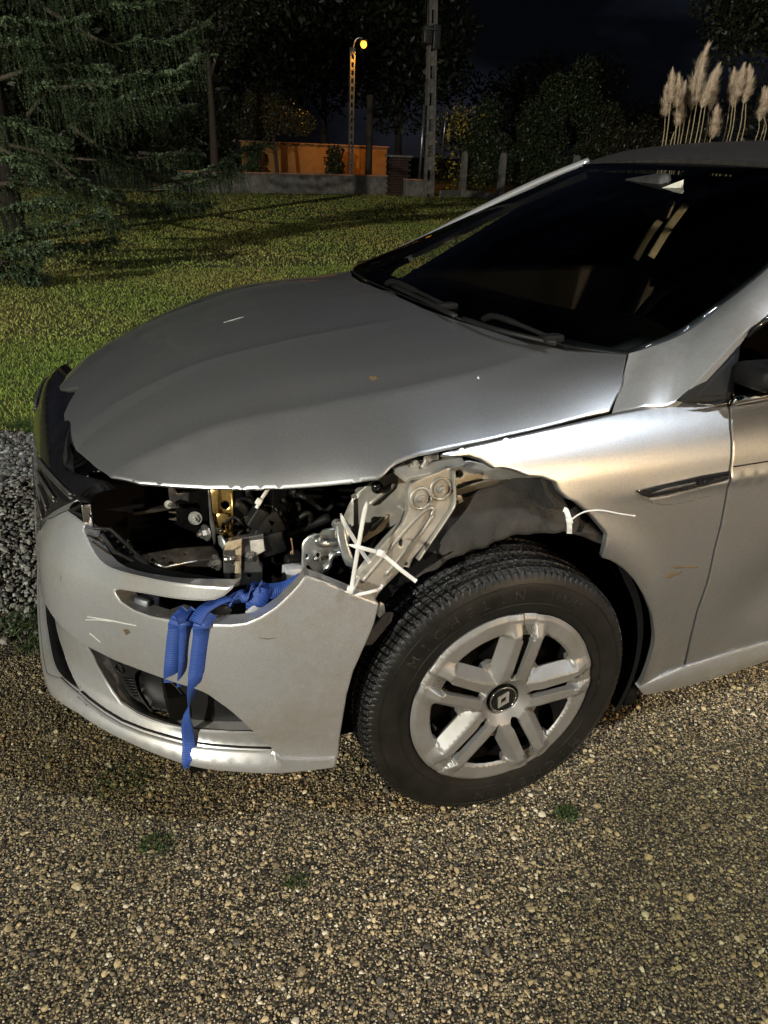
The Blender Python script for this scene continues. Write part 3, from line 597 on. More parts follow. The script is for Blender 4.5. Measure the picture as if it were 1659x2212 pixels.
edge_top = bpx((661, 1244), (690, 1254), (727, 1269), (762, 1283), (796, 1297), (819, 1305))
edge_arch = bpx((808, 1350), (786, 1401), (763, 1452), (749, 1503), (740, 1559), (733, 1600), (730, 1638), (726, 1655))
edge_lip = bpx((668, 1662), (610, 1667), (518, 1665), (425, 1654), (333, 1624), (240, 1582), (171, 1538), (124, 1508))
E_far = [(.33, .185), (0, .185), (-.3, .19), (-.7, .19), (-1.2, .2), (-1.25, .45), (-1.2, .66), (-.95, .65), (-.75, .63), (-.58, .63), (-.45, .63), (-.33, .62), (-.27, .56), (-.2, .51), (-.1, .485), (0, .48), (.1, .485), (.2, .51)]
edge_in = bpx((98, 1122), (113, 1103), (130, 1093))+bpx(*ZA((330, 222), (400, 272), (485, 338), (470, 380), (498, 450), (530, 520), (560, 575), (600, 630), (640, 664), (680, 690), (760, 720), (850, 745), (1100, 800), (1300, 830), (1500, 850), (1640, 860)))
slot = bpx(*Z8((972, 128), (960, 145), (925, 175), (880, 194), (830, 198), (700, 188), (560, 164), (470, 149), (432, 143), (413, 150), (420, 170), (440, 200), (500, 240), (580, 270), (690, 290), (850, 309), (960, 312), (1030, 304), (1100, 275), (1170, 230), (1240, 165), (1280, 120)))
_f = bpx(*Z8((70, 150), (95, 215), (130, 272), (200, 345), (275, 402), (400, 466), (520, 514), (650, 562), (740, 592), (830, 622), (900, 668), (960, 712), (1020, 765), (1068, 812), (1130, 868), (1195, 925))); _f = sorted(_f)
_f = [q for k, q in enumerate(_f) if k == 0 or q[0] > _f[k-1][0]+.004]; _f = [(0, _f[0][1]+.01)]+_f; FOLD_ = (-.01, _f[-1][0], spl([q[0] for q in _f], [q[1] for q in _f]))
FOLD = 'low'; _grid.clear()
fog_hole = bpx(*Z8((275, 402), (400, 468), (520, 515), (650, 563), (750, 595), (830, 624), (900, 668), (960, 712), (1020, 765), (1068, 812), (940, 812), (800, 803), (720, 790), (650, 773), (580, 750), (520, 723), (440, 672), (400, 620), (370, 570), (330, 500), (295, 430)))
_c = bpx(*Z8((140, 300), (160, 385), (185, 470), (215, 550), (250, 612))); _c = [(a, max(b, .235)) for a, b in _c]
FOLD = FOLD_
fog_hole = [(a, min(b, FOLD[2](a)-.019)) for a, b in fog_hole]; _c = [(a, min(b, FOLD[2](a)-.022)) for a, b in _c]
cen_hole = _c+[(.26, .243), (.13, .240), (0, .24), (-.13, .24), (-.26, .243)]+[(-a, b) for a, b in _c[::-1]]+[(-.18, FOLD[2](.18)-.024), (0, FOLD[2](.02)-.024), (.18, FOLD[2](.18)-.024)]
mfog = [(-s, z) for s, z in fog_hole][::-1]
bumper = panel('front_bumper', edge_top+edge_arch+edge_lip+E_far+edge_in+slot, bump_s, MT['paint_dirty'], car, h=.012, lines=[[(sg*a, FOLD[2](a)+o) for a in np.linspace(.0, FOLD[1], 70)] for sg in (1, -1) for o in (.001, -.008, -.017)], holes=[fog_hole, mfog, cen_hole], rim=.045, hole_rim=.045, chamf=.004, ref=None, back=.003)
tag(bumper, 'scuffed silver front bumper with open headlamp gap')
# lower lip
lipT = bpx(*Z8((1195, 925), (1150, 888), (1000, 884), (870, 874), (750, 856), (650, 830), (550, 800), (450, 760), (370, 712), (300, 660), (262, 625)))
lipT = [(s, max(z, .205)) for s, z in lipT]
lip_out = bpx(*Z8((1455, 925), (1300, 930), (1200, 925)))+lipT[1:]+[(.40, .245), (.33, .225), (0, .222), (-.4, .225), (-1.15, .23), (-1.15, .19), (-.4, .182), (0, .18), (.33, .182)]+edge_lip[::-1]+[edge_arch[-1]]
lip = panel('bumper_lip', lip_out, lambda a, b: (lambda p: p+np.append(unit(np.append((p-bump_s(a*.9, b))[:2]*0, 0)[:2]+np.array([-.6, -.8 if a > 0 else .8])), 0)*.007)(bump_s(a, b)), MT['paint_dirty'], bumper, h=.018, rim=.012, chamf=.003, back=.003)
for dz in (.004, -.006): tube('lip_groove', [bump_s(a, b+dz)+unit(bump_s(a, b)-np.array([-.2, 0, b]))*.004 for a, b in lipT[1:]], .0022, MT['black_plastic'], lip, 6)
# fog lamp surround
def rec_s(d): return lambda a, b: (lambda p: p+np.array([.75, .62 if a > 0 else -.62, 0])*d)(bump_s(a, b))
grow = lambda poly, k: [tuple(np.mean(poly, 0)+(np.array(q)-np.mean(poly, 0))*k) for q in poly]
def fog_s(a, b):
    c = np.mean(fog_hole, 0); dx, dz = (a-fogc[0])/.075, (b-fogc[1])/.055; q = dx*dx+dz*dz
    return rec_s(.034+.03*max(0, 1-q)**.5 if q < 1 else .034)(a, b)
fogc = bpx(*Z8((580, 660),))[0]
fs = panel('fog_lamp_surround', grow(fog_hole, 1.06), fog_s, MT['black_plastic'], bumper, h=.008, rim=.01, back=.003)
ring_ = [rec_s(.031)(fogc[0]+.077*math.cos(t), fogc[1]+.057*math.sin(t)) for t in np.linspace(0, 2*math.pi, 34)]
tube('fog_bezel', ring_, .0026, MT['black_plastic'], fs, 6)
for k in range(7):
    a = Z8((405+k*9, 590+k*14))[0]; b_ = Z8((462+k*5, 600+k*14))[0]
    p, q = bpx(a, b_); tube('vent_slat', [rec_s(.030)(*p), rec_s(.030)(*q)], .0022, MT['black_plastic'], fs, 6)
tube('sensor_ring', [rec_s(.031)(c0+.012*math.cos(t), c1+.012*math.sin(t)) for c0, c1 in bpx(*Z8((390, 545),)) for t in np.linspace(0, 2*math.pi, 20)], .002, MT['black_plastic'], fs, 6)
tube('fog_trim_edge', [rec_s(.006)(*p)+np.array([0, 0, .0]) for p in fog_hole[9:]], .0022, MT['bracket'], fs, 6)
# centre lower grille
b = MB()
for k in range(6):
    z = .235+k*.027; b.tube([rec_s(.05)(s, z) for s in np.linspace(-.38, .38, 14)], .006, 6)
b.add([rec_s(.09)(s, z) for z in (.2, .42) for s in np.linspace(-.4, .4, 9)], [(i, i+1, 9+i+1, 9+i) for i in range(8)]); b.build('lower_grille', MT['black_gloss'], bumper, True)

for q in (((285, 268), (400, 285), (518, 310), (516, 314), (400, 292), (290, 273)), ((280, 283), (340, 283), (400, 291), (400, 294), (340, 287), (281, 287)), ((300, 345), (350, 388), (348, 391), (298, 349))):
    smear(bumper, 'scratch', Z8(*q), MT['scratch'], .0009, bpx, bump_s)
for q in (((160, 75), (168, 90), (163, 108), (166, 90)), ((455, 330), (480, 328), (490, 345), (470, 356)), ((1085, 368), (1130, 372), (1180, 368), (1130, 376))): smear(bumper, 'dirt_mark', Z8(*q), MT['mud'], .0009, bpx, bump_s)
for q in ([(482, 697), (505, 690), (527, 684), (505, 691.3)], [(1030, 817), (1034, 812), (1036, 820)]):
    P = hpx(*q); panel('scratch', P, lambda a, b: hood_s(a, b)+np.array([0, 0, .0008]), MT['scratch'], hood, h=.01, rim=.0005, chamf=.0001, ref=(0, 0, 1), back=0)
P = hpx((795, 815), (803, 811), (812, 813), (817, 818), (808, 822), (799, 821)); panel('dirt_mark', P, lambda a, b: hood_s(a, b)+np.array([0, 0, .0008]), MT['mud'], hood, h=.01, rim=.0005, chamf=.0001, ref=(0, 0, 1), back=0)

# ---- upper grille / nose between hood and bumper
_xb = spl([q[0] for q in _pl], [q[1] for q in _pl]); _np = spl([.40, .45, .50, .575, .66, .70, .74, .765, .785, .80, .82], [-.90, -.898, -.893, -.884, -.876, -.865, -.842, -.814, -.78, -.755, -.715])
def nose_s(y, z): return np.array([_np(z)+.9*(_xb(min(abs(y), .8))-_xb(0)), y, z])
NB = ((-.6, .45), (.5, .80))
def npx(*q): return [hit(u, v, nose_s, *NB) for u, v in q]
Z3 = zone(0, 1350, 1.526)
rt = npx(*Z3((455, 945), (500, 890), (560, 850), (640, 830)))
grille = panel('upper_grille', [(-.38, .64), (-.33, .615), (-.27, .55), (-.2, .50), (0, .47), (.2, .50), (.30, .60), (.5, .66), (.55, .70), (.48, .755), (.3, .778), (.15, .79), (.06, .81), (0, .815), (-.06, .81), (-.15, .787), (-.3, .768), (-.40, .752)]+rt[::-1], nose_s, MT['black_gloss'], car, h=.025, rim=.03, ref=(-1, 0, .3)); tag(grille, 'gloss black grille panel under the hood edge')
for q, r_ in (((238, 690), (280, 745), (330, 802), (385, 860), (440, 912)), .006), (((234, 765), (262, 815), (290, 862), (338, 930)), .005), (((240, 850), (262, 905), (290, 985)), .004), (((236, 930), (248, 985), (262, 1040)), .004):
    for o in (0, 1):
        P = [nose_s(*p)+np.array([-.004, 0, -.009*o]) for p in npx(*Z3(*q))]; tube('grille_bar', smooth_path(P, 4), r_*.55, MT['bracket'], grille, 6)
        tube('grille_bar', smooth_path([p*np.array([1, -1, 1]) for p in P], 4), r_*.55, MT['bracket'], grille, 6)
em = MB(); ec = nose_s(0, .625)+np.array([-.004, 0, 0])
for sgn in (-1, 1):
    q = [(0, .085), (.058*sgn, 0), (0, -.085), (0, -.045), (.03*sgn, 0), (0, .045)]
    V = [nose_s(yy, .585+zz*.7)+np.array([dx, 0, 0]) for dx in (.002, -.004) for yy, zz in q]; em.add(V, [tuple(range(6))[::sgn], tuple(range(6, 12))[::-sgn]]+[(i, (i+1) % 6, 6+(i+1) % 6, 6+i) for i in range(6)])
em.build('grille_emblem', MT['bracket'], grille)
# black lamp shelf under the hood edge (broken headlamp rim)
tube('lamp_seal', [at(u, v, y=y) for (u, v), y in zip(ZA((400, 140), (425, 95), (470, 60), (550, 15)), (-.45, -.46, -.47, -.48))], .003, MT['black_gloss'], car, 6)
mb = MB(); mb.box(at(*ZA((505, 255))[0], y=-.45), (.02, .03, .055), None, .003); mb.build('lamp_clip', MT['chrome'], car, True)

# ---- engine bay behind the missing headlamp
bay = empty('engine_bay', (0, 0, 0), car)
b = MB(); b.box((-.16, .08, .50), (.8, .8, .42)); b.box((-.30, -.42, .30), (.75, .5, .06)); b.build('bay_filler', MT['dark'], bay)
plate('radiator_panel', ZA((520, -60), (1500, -60), (1500, 500), (900, 480), (560, 420)), MT['dark'], bay, y=-.36, th=.02)
plate('support_rail', ZA((885, 245), (1190, 205), (1195, 225), (890, 268)), MT['beam'], bay, y=-.40, th=.02)
plate('lock_bracket', ZA((1168, 40), (1215, 40), (1240, 90), (1335, 80), (1345, 180), (1240, 210), (1190, 215)), MT['bracket'], bay, y=-.44, th=.012, holes=[ZA((1255, 155), (1315, 150), (1315, 195), (1255, 198))])
plate('catch_block', ZA((1240, 225), (1430, 210), (1440, 330), (1250, 335)), MT['dark'], bay, y=-.45, th=.03)
for c, r in (((1170, 178), .006), ((1388, 290), .010)): bolt(bay, at(*ZA(c)[0], y=-.458), (-.4, -.9, .2), r, r*1.5)
for q in (((1170, 245), (1240, 238), (1242, 258)), ((1172, 302), (1242, 290), (1242, 318))): plate('clip_tab', ZA(*q), MT['bracket'], bay, y=-.452, th=.006)
plate('bumper_reinforcement', ZA((900, 600), (1000, 575), (1190, 542), (1400, 520), (1530, 515), (1580, 580), (1560, 625), (1400, 640), (1230, 668), (1140, 692), (1000, 650)), MT['beam'], bay, p0=at(*ZA((1200, 600))[0], y=-.52), nrm=(-.2, -.35, .92), th=.05, rim=.05,
      holes=[circle_px(ZA((1128, 612))[0], 4, 10, .6), circle_px(ZA((1305, 580))[0], 3, 10, .6), circle_px(ZA((1032, 630))[0], 4, 10, .8)])
tube('beam_lip', [at(*q, y=y) for q, y in zip(ZA((1060, 660), (1140, 693), (1230, 669), (1400, 641), (1530, 617)), (-.55, -.56, -.555, -.55, -.55))], .003, MT['steel'], bay, 6)
gr = MB()
for k in range(5):
    p = ZA((650+k*48, 390+k*45), (700+k*60, 378+k*48)); gr.tube([at(*p[0], y=-.50), at(*p[1], y=-.47)], .004, 6)
gr.tube([at(*q, y=-.50) for q in ZA((560, 372), (690, 380), (800, 480), (900, 580), (1040, 680))], .004, 6); gr.tube([at(*q, y=-.51) for q in ZA((620, 420), (720, 560), (860, 640), (960, 670))], .005, 6)
gr.build('foam_absorber_ribs', MT['black_plastic'], bay, True)
plate('energy_absorber', ZA((560, 370), (690, 385), (900, 575), (1040, 690), (1300, 735), (1650, 790), (1650, 830), (1000, 740), (720, 650), (640, 560)), MT['black_plastic'], bay, p0=at(*ZA((800, 560))[0], y=-.48), nrm=(-.4, -.4, .8), th=.03)
# gold latch bracket
gp = ZC((345, 120), (600, 120), (605, 640), (560, 640), (420, 600), (400, 470), (400, 390), (350, 330))
gold = plate('latch_bracket', gp, MT['gold'], bay, p0=at(*ZC((480, 400))[0], y=-.53), nrm=(-.35, -.93, .05), th=.004, holes=[circle_px(ZC((520, 298))[0], 9, 14, 1), circle_px(ZC((497, 548))[0], 5, 12, 1.8)], bow=.004)
plate('latch_flange', ZC((400, 390), (470, 380), (560, 400), (560, 600), (410, 590)), MT['gold'], gold, p0=at(*ZC((480, 500))[0], y=-.545), nrm=(-.35, -.93, .05), th=.004, bow=.006, holes=[circle_px(ZC((497, 548))[0], 5, 12, 1.8)])
tube('latch_edge', [at(*q, y=-.55) for q in ZC((592, 160), (598, 400), (607, 636))], .003, MT['gold'], gold, 6)
plate('pivot_plate', ZC((330, 120), (350, 150), (370, 390), (405, 560), (410, 700), (395, 740), (350, 520), (335, 300)), MT['bracket'], bay, p0=at(*ZC((370, 400))[0], y=-.55), nrm=(-.5, -.86, .1), th=.006)
for c in ((308, 600), (425, 925)):
    bolt(bay, at(*ZC(c)[0], y=-.60), (-.93, -.35, .05), .010, .017, .010)
tube('stud', [at(*q, y=-.585) for q in ZC((410, 585), (495, 572))], .005, MT['steel'], bay, 10)
# grey bracket with tape
gb = plate('bumper_bracket', ZC((492, 770), (515, 702), (690, 664), (930, 616), (930, 700), (958, 800), (870, 845), (880, 940), (918, 990), (915, 1140), (640, 1192), (500, 1110)), MT['bracket'], bay, p0=at(*ZC((700, 900))[0], y=-.64), nrm=(-.3, -.95, .1), th=.003, rim=.02, holes=[circle_px(ZC((770, 1072))[0], 4, 10), circle_px(ZC((605, 930))[0], 3, 10)])
plate('tape_strip', ZC((618, 690), (695, 668), (690, 900), (688, 1080), (665, 1175), (615, 1200), (622, 1000), (630, 850)), MT['tape'], gb, p0=at(*ZC((650, 930))[0], y=-.645), nrm=(-.3, -.95, .1), th=.0015)
plate('tape_patch', ZC((520, 712), (690, 668), (690, 735), (600, 790), (505, 792)), MT['tape'], gb, p0=at(*ZC((600, 730))[0], y=-.647), nrm=(-.3, -.95, .1), th=.0015)
plate('parts_sticker', ZC((785, 690), (930, 672), (945, 800), (835, 862), (795, 800)), mat('worn_paper_sticker', (.42, .40, .36), .7, 0, var=.25, scale=60), gb, p0=at(*ZC((860, 760))[0], y=-.647), nrm=(-.3, -.95, .1), th=.001)
bolt(gb, at(*ZC((790, 862))[0], y=-.648), (-.2, -.97, .1), .008, .012, .008); tube('stud', [at(*q, y=-.655) for q in ZC((500, 888), (620, 888))], .007, MT['steel'], gb, 12)
plate('bracket_ear', ZC((430, 640), (465, 625), (500, 690), (515, 720), (490, 790), (445, 730)), MT['galv'], bay, p0=at(*ZC((470, 710))[0], y=-.625), nrm=(-.8, -.5, .2), th=.004)
# looms and plugs
lm = MB()
for pts, r, y in (([(650, 280), (720, 330), (800, 420), (880, 480), (960, 560), (1060, 620)], .010, -.60), ([(760, 120), (800, 250), (870, 330), (900, 450), (950, 560)], .007, -.58), ([(1180, 640), (1300, 590), (1450, 520), (1660, 430)], .011, -.60), ([(1060, 620), (1130, 680), (1180, 640), (1240, 540), (1300, 400), (1310, 280), (1260, 140)], .006, -.57), ([(640, 300), (680, 250), (760, 240), (820, 290)], .006, -.59), ([(930, 300), (1020, 320), (1090, 400)], .003, -.60), ([(1140, 430), (1200, 560), (1210, 650)], .004, -.60)):
    lm.tube(smooth_path([at(*ZC(q)[0], y=y+random.uniform(-.006, .006)) for q in pts], 4), r, 8)
rw = np.random.default_rng(12)
for k in range(14):
    a_ = np.array([rw.uniform(640, 1300), rw.uniform(150, 620)]); q_ = [a_]
    for j in range(4): q_.append(q_[-1]+np.array([rw.uniform(20, 130)*(1 if k % 3 else -1), rw.uniform(-90, 110)]))
    lm.tube(smooth_path([at(*ZC(tuple(q))[0], y=-.56+rw.uniform(-.05, .05)) for q in q_], 4), rw.uniform(.002, .0065), 6)
lm.build('wiring_loom', MT['black_plastic'], bay, True)
tube('bare_wire', smooth_path([at(*ZC(q)[0], y=-.612) for q in ((1022, 318), (1060, 345), (1080, 388))], 4), .0022, MT['zip'], bay, 6)
for k in (0, 1): tube('copper_wire', smooth_path([at(*ZC(q)[0], y=-.63) for q in ((1228+k*8, 660), (1240+k*8, 740), (1232+k*20, 835))], 4), .0018, mat('copper_core', (.5, .28, .14), .5, .3), bay, 6)
pg = MB()
for c, d, an in (((860, 430), (.03, .03, .045), -35), ((1050, 470), (.028, .03, .05), 25), ((1010, 690), (.05, .04, .05), 10), ((1255, 900), (.035, .04, .03), 0), ((930, 530), (.03, .03, .05), -30)): pg.box(at(*ZC(c)[0], y=-.622), d, np.array(Matrix.Rotation(R_(-an), 3, 'Y')), .004)
pg.build('loom_connectors', MT['black_plastic'], bay, True)
pb = MB(); pb.box(at(*ZC((1270, 1050))[0], y=-.70), (.045, .03, .035), np.array(Matrix.Rotation(R_(3), 3, 'Y')), .003); pb.build('white_plug', mat('grey_white_plastic', (.40, .40, .40), .5, 0, var=.15), bay, True)
# galvanised headlamp bracket
gv = plate('headlamp_bracket', Z6((238, 1080), (255, 1040), (300, 990), (370, 955), (425, 958), (470, 915), (640, 882), (700, 860), (780, 870), (790, 900), (755, 1050), (700, 1160), (640, 1178), (590, 1200), (560, 1260), (530, 1320), (480, 1395), (400, 1392), (330, 1330), (270, 1390), (235, 1330)), MT['galv'], car, p0=at(*Z6((500, 1100))[0], y=-.70), nrm=(-.15, -.97, .15), th=.003, rim=.014, bow=.015,
           holes=[circle_px(Z6((408, 1185))[0], 3.6, 12, 1.6), circle_px(Z6((290, 1200))[0], 2.4, 10, 2), Z6((285, 1390), (290, 1310), (310, 1300), (345, 1340), (378, 1395))])
tube('bracket_bead', smooth_path([at(*Z6(q)[0], y=-.716) for q in ((400, 1020), (450, 1075), (560, 1075), (650, 1060))], 4), .009, MT['galv'], gv, 10)
tube('bracket_flange', smooth_path([at(*Z6(q)[0], y=-.72) for q in ((660, 1180), (600, 1190), (560, 1240), (545, 1310), (490, 1390))], 4), .006, MT['galv'], gv, 8)
tube('threaded_pin', [at(*Z6(q)[0], y=y) for q, y in (((480, 1255), -.70), ((385, 1242), -.735))], .004, MT['steel'], gv, 10)
for c in ((622, 865), (690, 905)): bolt(gv, at(*Z6(c)[0], y=-.725), (-.3, -.9, .3), .006, .010, .005)
ch = MB(); pth = smooth_path([at(*Z6(q)[0], y=y) for q, y in (((665, 820), -.73), ((672, 960), -.735), ((700, 1100), -.745), ((760, 1260), -.755), ((860, 1400), -.76))], 5)
ribbon('channel_stay', pth, [.020]*len(pth), [np.array([1, -.3, .1])]*len(pth), .010, MT['galv'], car)

# ---- inner wing, apron and support arm
iw = plate('inner_wing_panel', Z6((838, 545), (1012, 393), (1140, 345), (1240, 300), (1330, 200), (1480, 200), (1480, 700), (1400, 800), (1180, 950), (940, 1085), (880, 1040), (812, 1000), (802, 720), (800, 600), (850, 575)), MT['prime'], car, p0=at(*Z6((1050, 700))[0], y=-.66), nrm=(-.25, -.96, .1), th=.002, rim=.03)
plate('wing_flange', Z6((700, 780), (760, 640), (795, 580), (806, 600), (806, 1000), (780, 930), (740, 850)), MT['prime'], iw, p0=at(*Z6((770, 800))[0], y=-.655), nrm=(-.75, -.6, .1), th=.002)
for q in ((960, 665, 1262, 425), (985, 945, 1188, 762)):
    P = [at(*Z6((q[0]+(q[2]-q[0])*t, q[1]+(q[3]-q[1])*t))[0], y=-.668) for t in np.linspace(0, 1, 8)]; tube('pressed_bead', P, [.002]+[.006]*6+[.002], MT['prime'], iw, 8)
pc = at(*Z6((1063, 462))[0], y=-.675); Rm = frame((-.25, -.96, .1)); b = MB()
b.tube([pc, pc+Rm[:, 2]*.008], .0125, 18)
for k in range(6):
    t = k*math.pi/3; b.tube([pc+Rm[:, 2]*.009, pc+Rm[:, 2]*.009+(Rm[:, 0]*math.cos(t)+Rm[:, 1]*math.sin(t))*.010], .002, 6)
b.build('rubber_grommet', MT['black_gloss'], iw, True)
plate('apron_gusset', Z6((1280, 670), (1400, 615), (1480, 590), (1480, 760), (1390, 750)), MT['prime2'], car, p0=at(*Z6((1370, 680))[0], y=-.70), nrm=(-.1, -.85, .5), th=.003)
ap = plate('wing_apron', ZB((900, 300), (1080, 225), (1170, 215), (1300, 240), (1480, 300), (1700, 330), (1900, 380), (2100, 440), (2100, 640), (1900, 560), (1680, 480), (1450, 470), (1280, 505), (1100, 560), (920, 620)), MT['prime'], car, p0=at(*ZB((1200, 400))[0], y=-.755), nrm=(.05, -.98, .2), th=.003, rim=.02, holes=[circle_px(ZB((1020, 388))[0], 9, 14, .95)])
plate('apron_shelf', ZB((930, 625), (1100, 562), (1280, 507), (1450, 472), (1680, 482), (1900, 562), (1900, 640), (1680, 565), (1450, 565), (1280, 600), (1060, 655), (935, 690)), MT['prime2'], ap, p0=at(*ZB((1300, 560))[0], y=-.77), nrm=(.05, -.75, -.65), th=.003)
plate('apron_tab', ZB((905, 770), (940, 690), (1050, 655), (1080, 740), (1065, 755), (935, 800)), MT['prime'], ap, p0=at(*ZB((1000, 730))[0], y=-.785), nrm=(0, -1, .1), th=.003, holes=[circle_px(ZB((990, 756))[0], 5, 12, .7)])
tf = plate('hood_hinge_ledge', ZB((150, 330), (330, 215), (520, 130), (690, 90), (1060, 130), (1090, 190), (1150, 215), (930, 300), (560, 398), (400, 440), (340, 470), (290, 440)), MT['prime'], car, p0=at(*ZB((600, 330))[0], y=-.77), nrm=(-.05, -.25, .97), th=.004, rim=.008)
bolt(tf, at(*ZB((440, 320))[0], y=-.755), (-.05, -.3, .95), .010, .016, .010, m=MT['prime'])
ribbon('hinge_hoop', smooth_path([at(*ZB(q)[0], y=y) for q, y in (((540, 335), -.765), ((580, 270), -.76), ((600, 200), -.755), ((660, 150), -.75), ((740, 140), -.745))], 5), [.018]*21, [np.array([.2, .3, .9])]*21, .004, MT['prime'], tf)
sn = unit((-.05, -.97, .12)); sp0 = at(*Z7((450, 520))[0], y=-.80)
st = plate('wing_support_arm', Z7((426, 318), (435, 290), (520, 245), (655, 195), (664, 215), (666, 382), (648, 420), (600, 495), (520, 605), (450, 690), (430, 740), (405, 735), (375, 765), (290, 850), (262, 885), (232, 935), (120, 885), (140, 800), (200, 720), (300, 600), (395, 500), (428, 430)), MT['prime'], car, p0=sp0, nrm=sn, th=.003, rim=.018,
           holes=[circle_px(Z7((386, 605))[0], 5, 14, 1.7), circle_px(Z7((415, 722))[0], 4, 10, 1.2, .6)], h=.02)
tag(st, 'bare primer-coloured support arm')
for c in ((492, 362), (600, 310)):
    p = at(*Z7(c)[0], y=-.80); tt = np.dot(sp0-CPOS, sn)/np.dot(ray(*Z7(c)[0]), sn); p = CPOS+tt*ray(*Z7(c)[0])+sn*.001
    Rm = frame(sn); tube('pressed_ring', [p+.021*(Rm[:, 0]*math.cos(t)+Rm[:, 1]*math.sin(t)) for t in np.linspace(0, 2*math.pi, 24)], .0032, MT['prime'], st, 6)
    bolt(st, p, sn, .0085, .014, .009, m=MT['prime'])
def on_arm(q, d=.002):
    r_ = ray(*Z7(q)[0]); return CPOS+r_*np.dot(sp0-CPOS, sn)/np.dot(r_, sn)+sn*d
for q in ([(170, 820), (300, 665), (420, 520), (500, 440), (545, 415), (560, 425), (550, 455)], [(300, 780), (400, 660), (500, 540), (560, 455)]):
    P = smooth_path([on_arm(k, .0) for k in q], 5); tube('pressed_bead', P, .0042, MT['prime'], st, 8)
P = [on_arm(k, .004) for k in ((666, 200), (668, 300), (668, 385), (640, 440), (560, 560), (470, 690))]; ribbon('arm_flange', smooth_path(P, 4), [.016]*21, [sn]*21, .003, MT['prime'], st)

# ---- wheel-arch liner
lo_px = Z7((240, 960), (300, 920), (380, 850), (480, 790), (590, 732), (700, 680), (800, 636), (900, 600), (1000, 570), (1100, 552), (1230, 548), (1320, 556), (1400, 580), (1480, 615))
lo = [at(*q, y=yy) for q, yy in zip(lo_px, np.linspace(-.80, -.885, len(lo_px)))]
hi_px = Z7((130, 830), (200, 760), (280, 690), (380, 640), (480, 560), (560, 470), (650, 400), (760, 340), (900, 300), (1050, 255), (1180, 265), (1290, 330), (1400, 450), (1500, 580))
hi = [at(*q, y=yy) for q, yy in zip(hi_px, [-.72, -.72, -.73, -.74, -.75, -.76, -.765, -.77, -.78, -.79, -.80, -.82, -.85, -.87])]
lo, hi = smooth_path(lo, 4), smooth_path(hi, 4); V = []; F = []; K = 12; nz = np.random.default_rng(3)
for i in range(len(lo)):
    for k in range(K):
        t = k/(K-1); p = lo[i]+(hi[i]-lo[i])*t; bulge = .02*math.sin(math.pi*t)+.004*math.sin(i*.55+t*5)+.003*math.sin(i*1.3-t*9)+nz.normal(0, .0008)
        V.append(p+np.array([0, -bulge, 0]))
for i in range(len(lo)-1):
    for k in range(K-1): F.append((i*K+k, (i+1)*K+k, (i+1)*K+k+1, i*K+k+1))
b0 = len(V); V += [v+np.array([0, .004, 0]) for v in V]; F += [tuple(b0+q for q in f[::-1]) for f in F]
for i in range(len(lo)-1): F.append((i*K, b0+i*K, b0+(i+1)*K, (i+1)*K))
liner = mesh_obj('wheel_arch_liner', V, F, MT['felt'], car); tag(liner, 'muddy black felt arch liner hanging loose')
V = []; F = []; A_ = np.linspace(R_(-5), R_(185), 40)
for i, a in enumerate(A_):
    for k, (yy, rr) in enumerate(((-.825, .372), (-.78, .385), (-.62, .40), (-.56, .36))): V.append(np.array([rr*math.cos(a), yy, .315+rr*.97*math.sin(a)]))
for i in range(39):
    for k in range(3): F.append((i*4+k, i*4+k+1, (i+1)*4+k+1, (i+1)*4+k))
for i in range(39): pass
mesh_obj('inner_arch_liner', V, F, MT['dark'], car)
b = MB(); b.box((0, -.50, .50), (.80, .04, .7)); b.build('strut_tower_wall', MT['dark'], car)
plate('liner_flap', Z7((1150, 250), (1235, 280), (1250, 330), (1300, 410), (1295, 425), (1240, 425), (1180, 350)), MT['felt'], car, p0=at(*Z7((1230, 350))[0], y=-.865), nrm=(.1, -.97, .1), th=.004)
plate('splash_guard_clip', Z7((250, 990), (275, 930), (295, 940), (300, 985), (270, 1015)), MT['galv'], car, y=-.865, th=.004)
plate('bumper_return_liner', Z7((100, 1180), (230, 1075), (300, 990), (345, 990), (335, 1030), (230, 1160)), MT['felt'], car, y=-.845, th=.006)
# mud flap at the rear of the arch
V, F = [], []
for i, a in enumerate(np.linspace(R_(-24), R_(52), 18)):
    for k, (yy, rr) in enumerate(((-.872, .378), (-.83, .385), (-.70, .39))): V.append(np.array([rr*math.cos(a), yy, .315+rr*math.sin(a)]))
for i in range(17):
    for k in range(2): F.append((i*3+k, i*3+k+1, (i+1)*3+k+1, (i+1)*3+k))
mesh_obj('rear_arch_liner', V, F, MT['black_plastic'], car)
b = MB(); b.box((.385, -.79, .185), (.05, .16, .06), None, .02); b.box((1.3, 0, .2), (3.9, 1.45, .06)); b.build('underbody', MT['dark'], car)

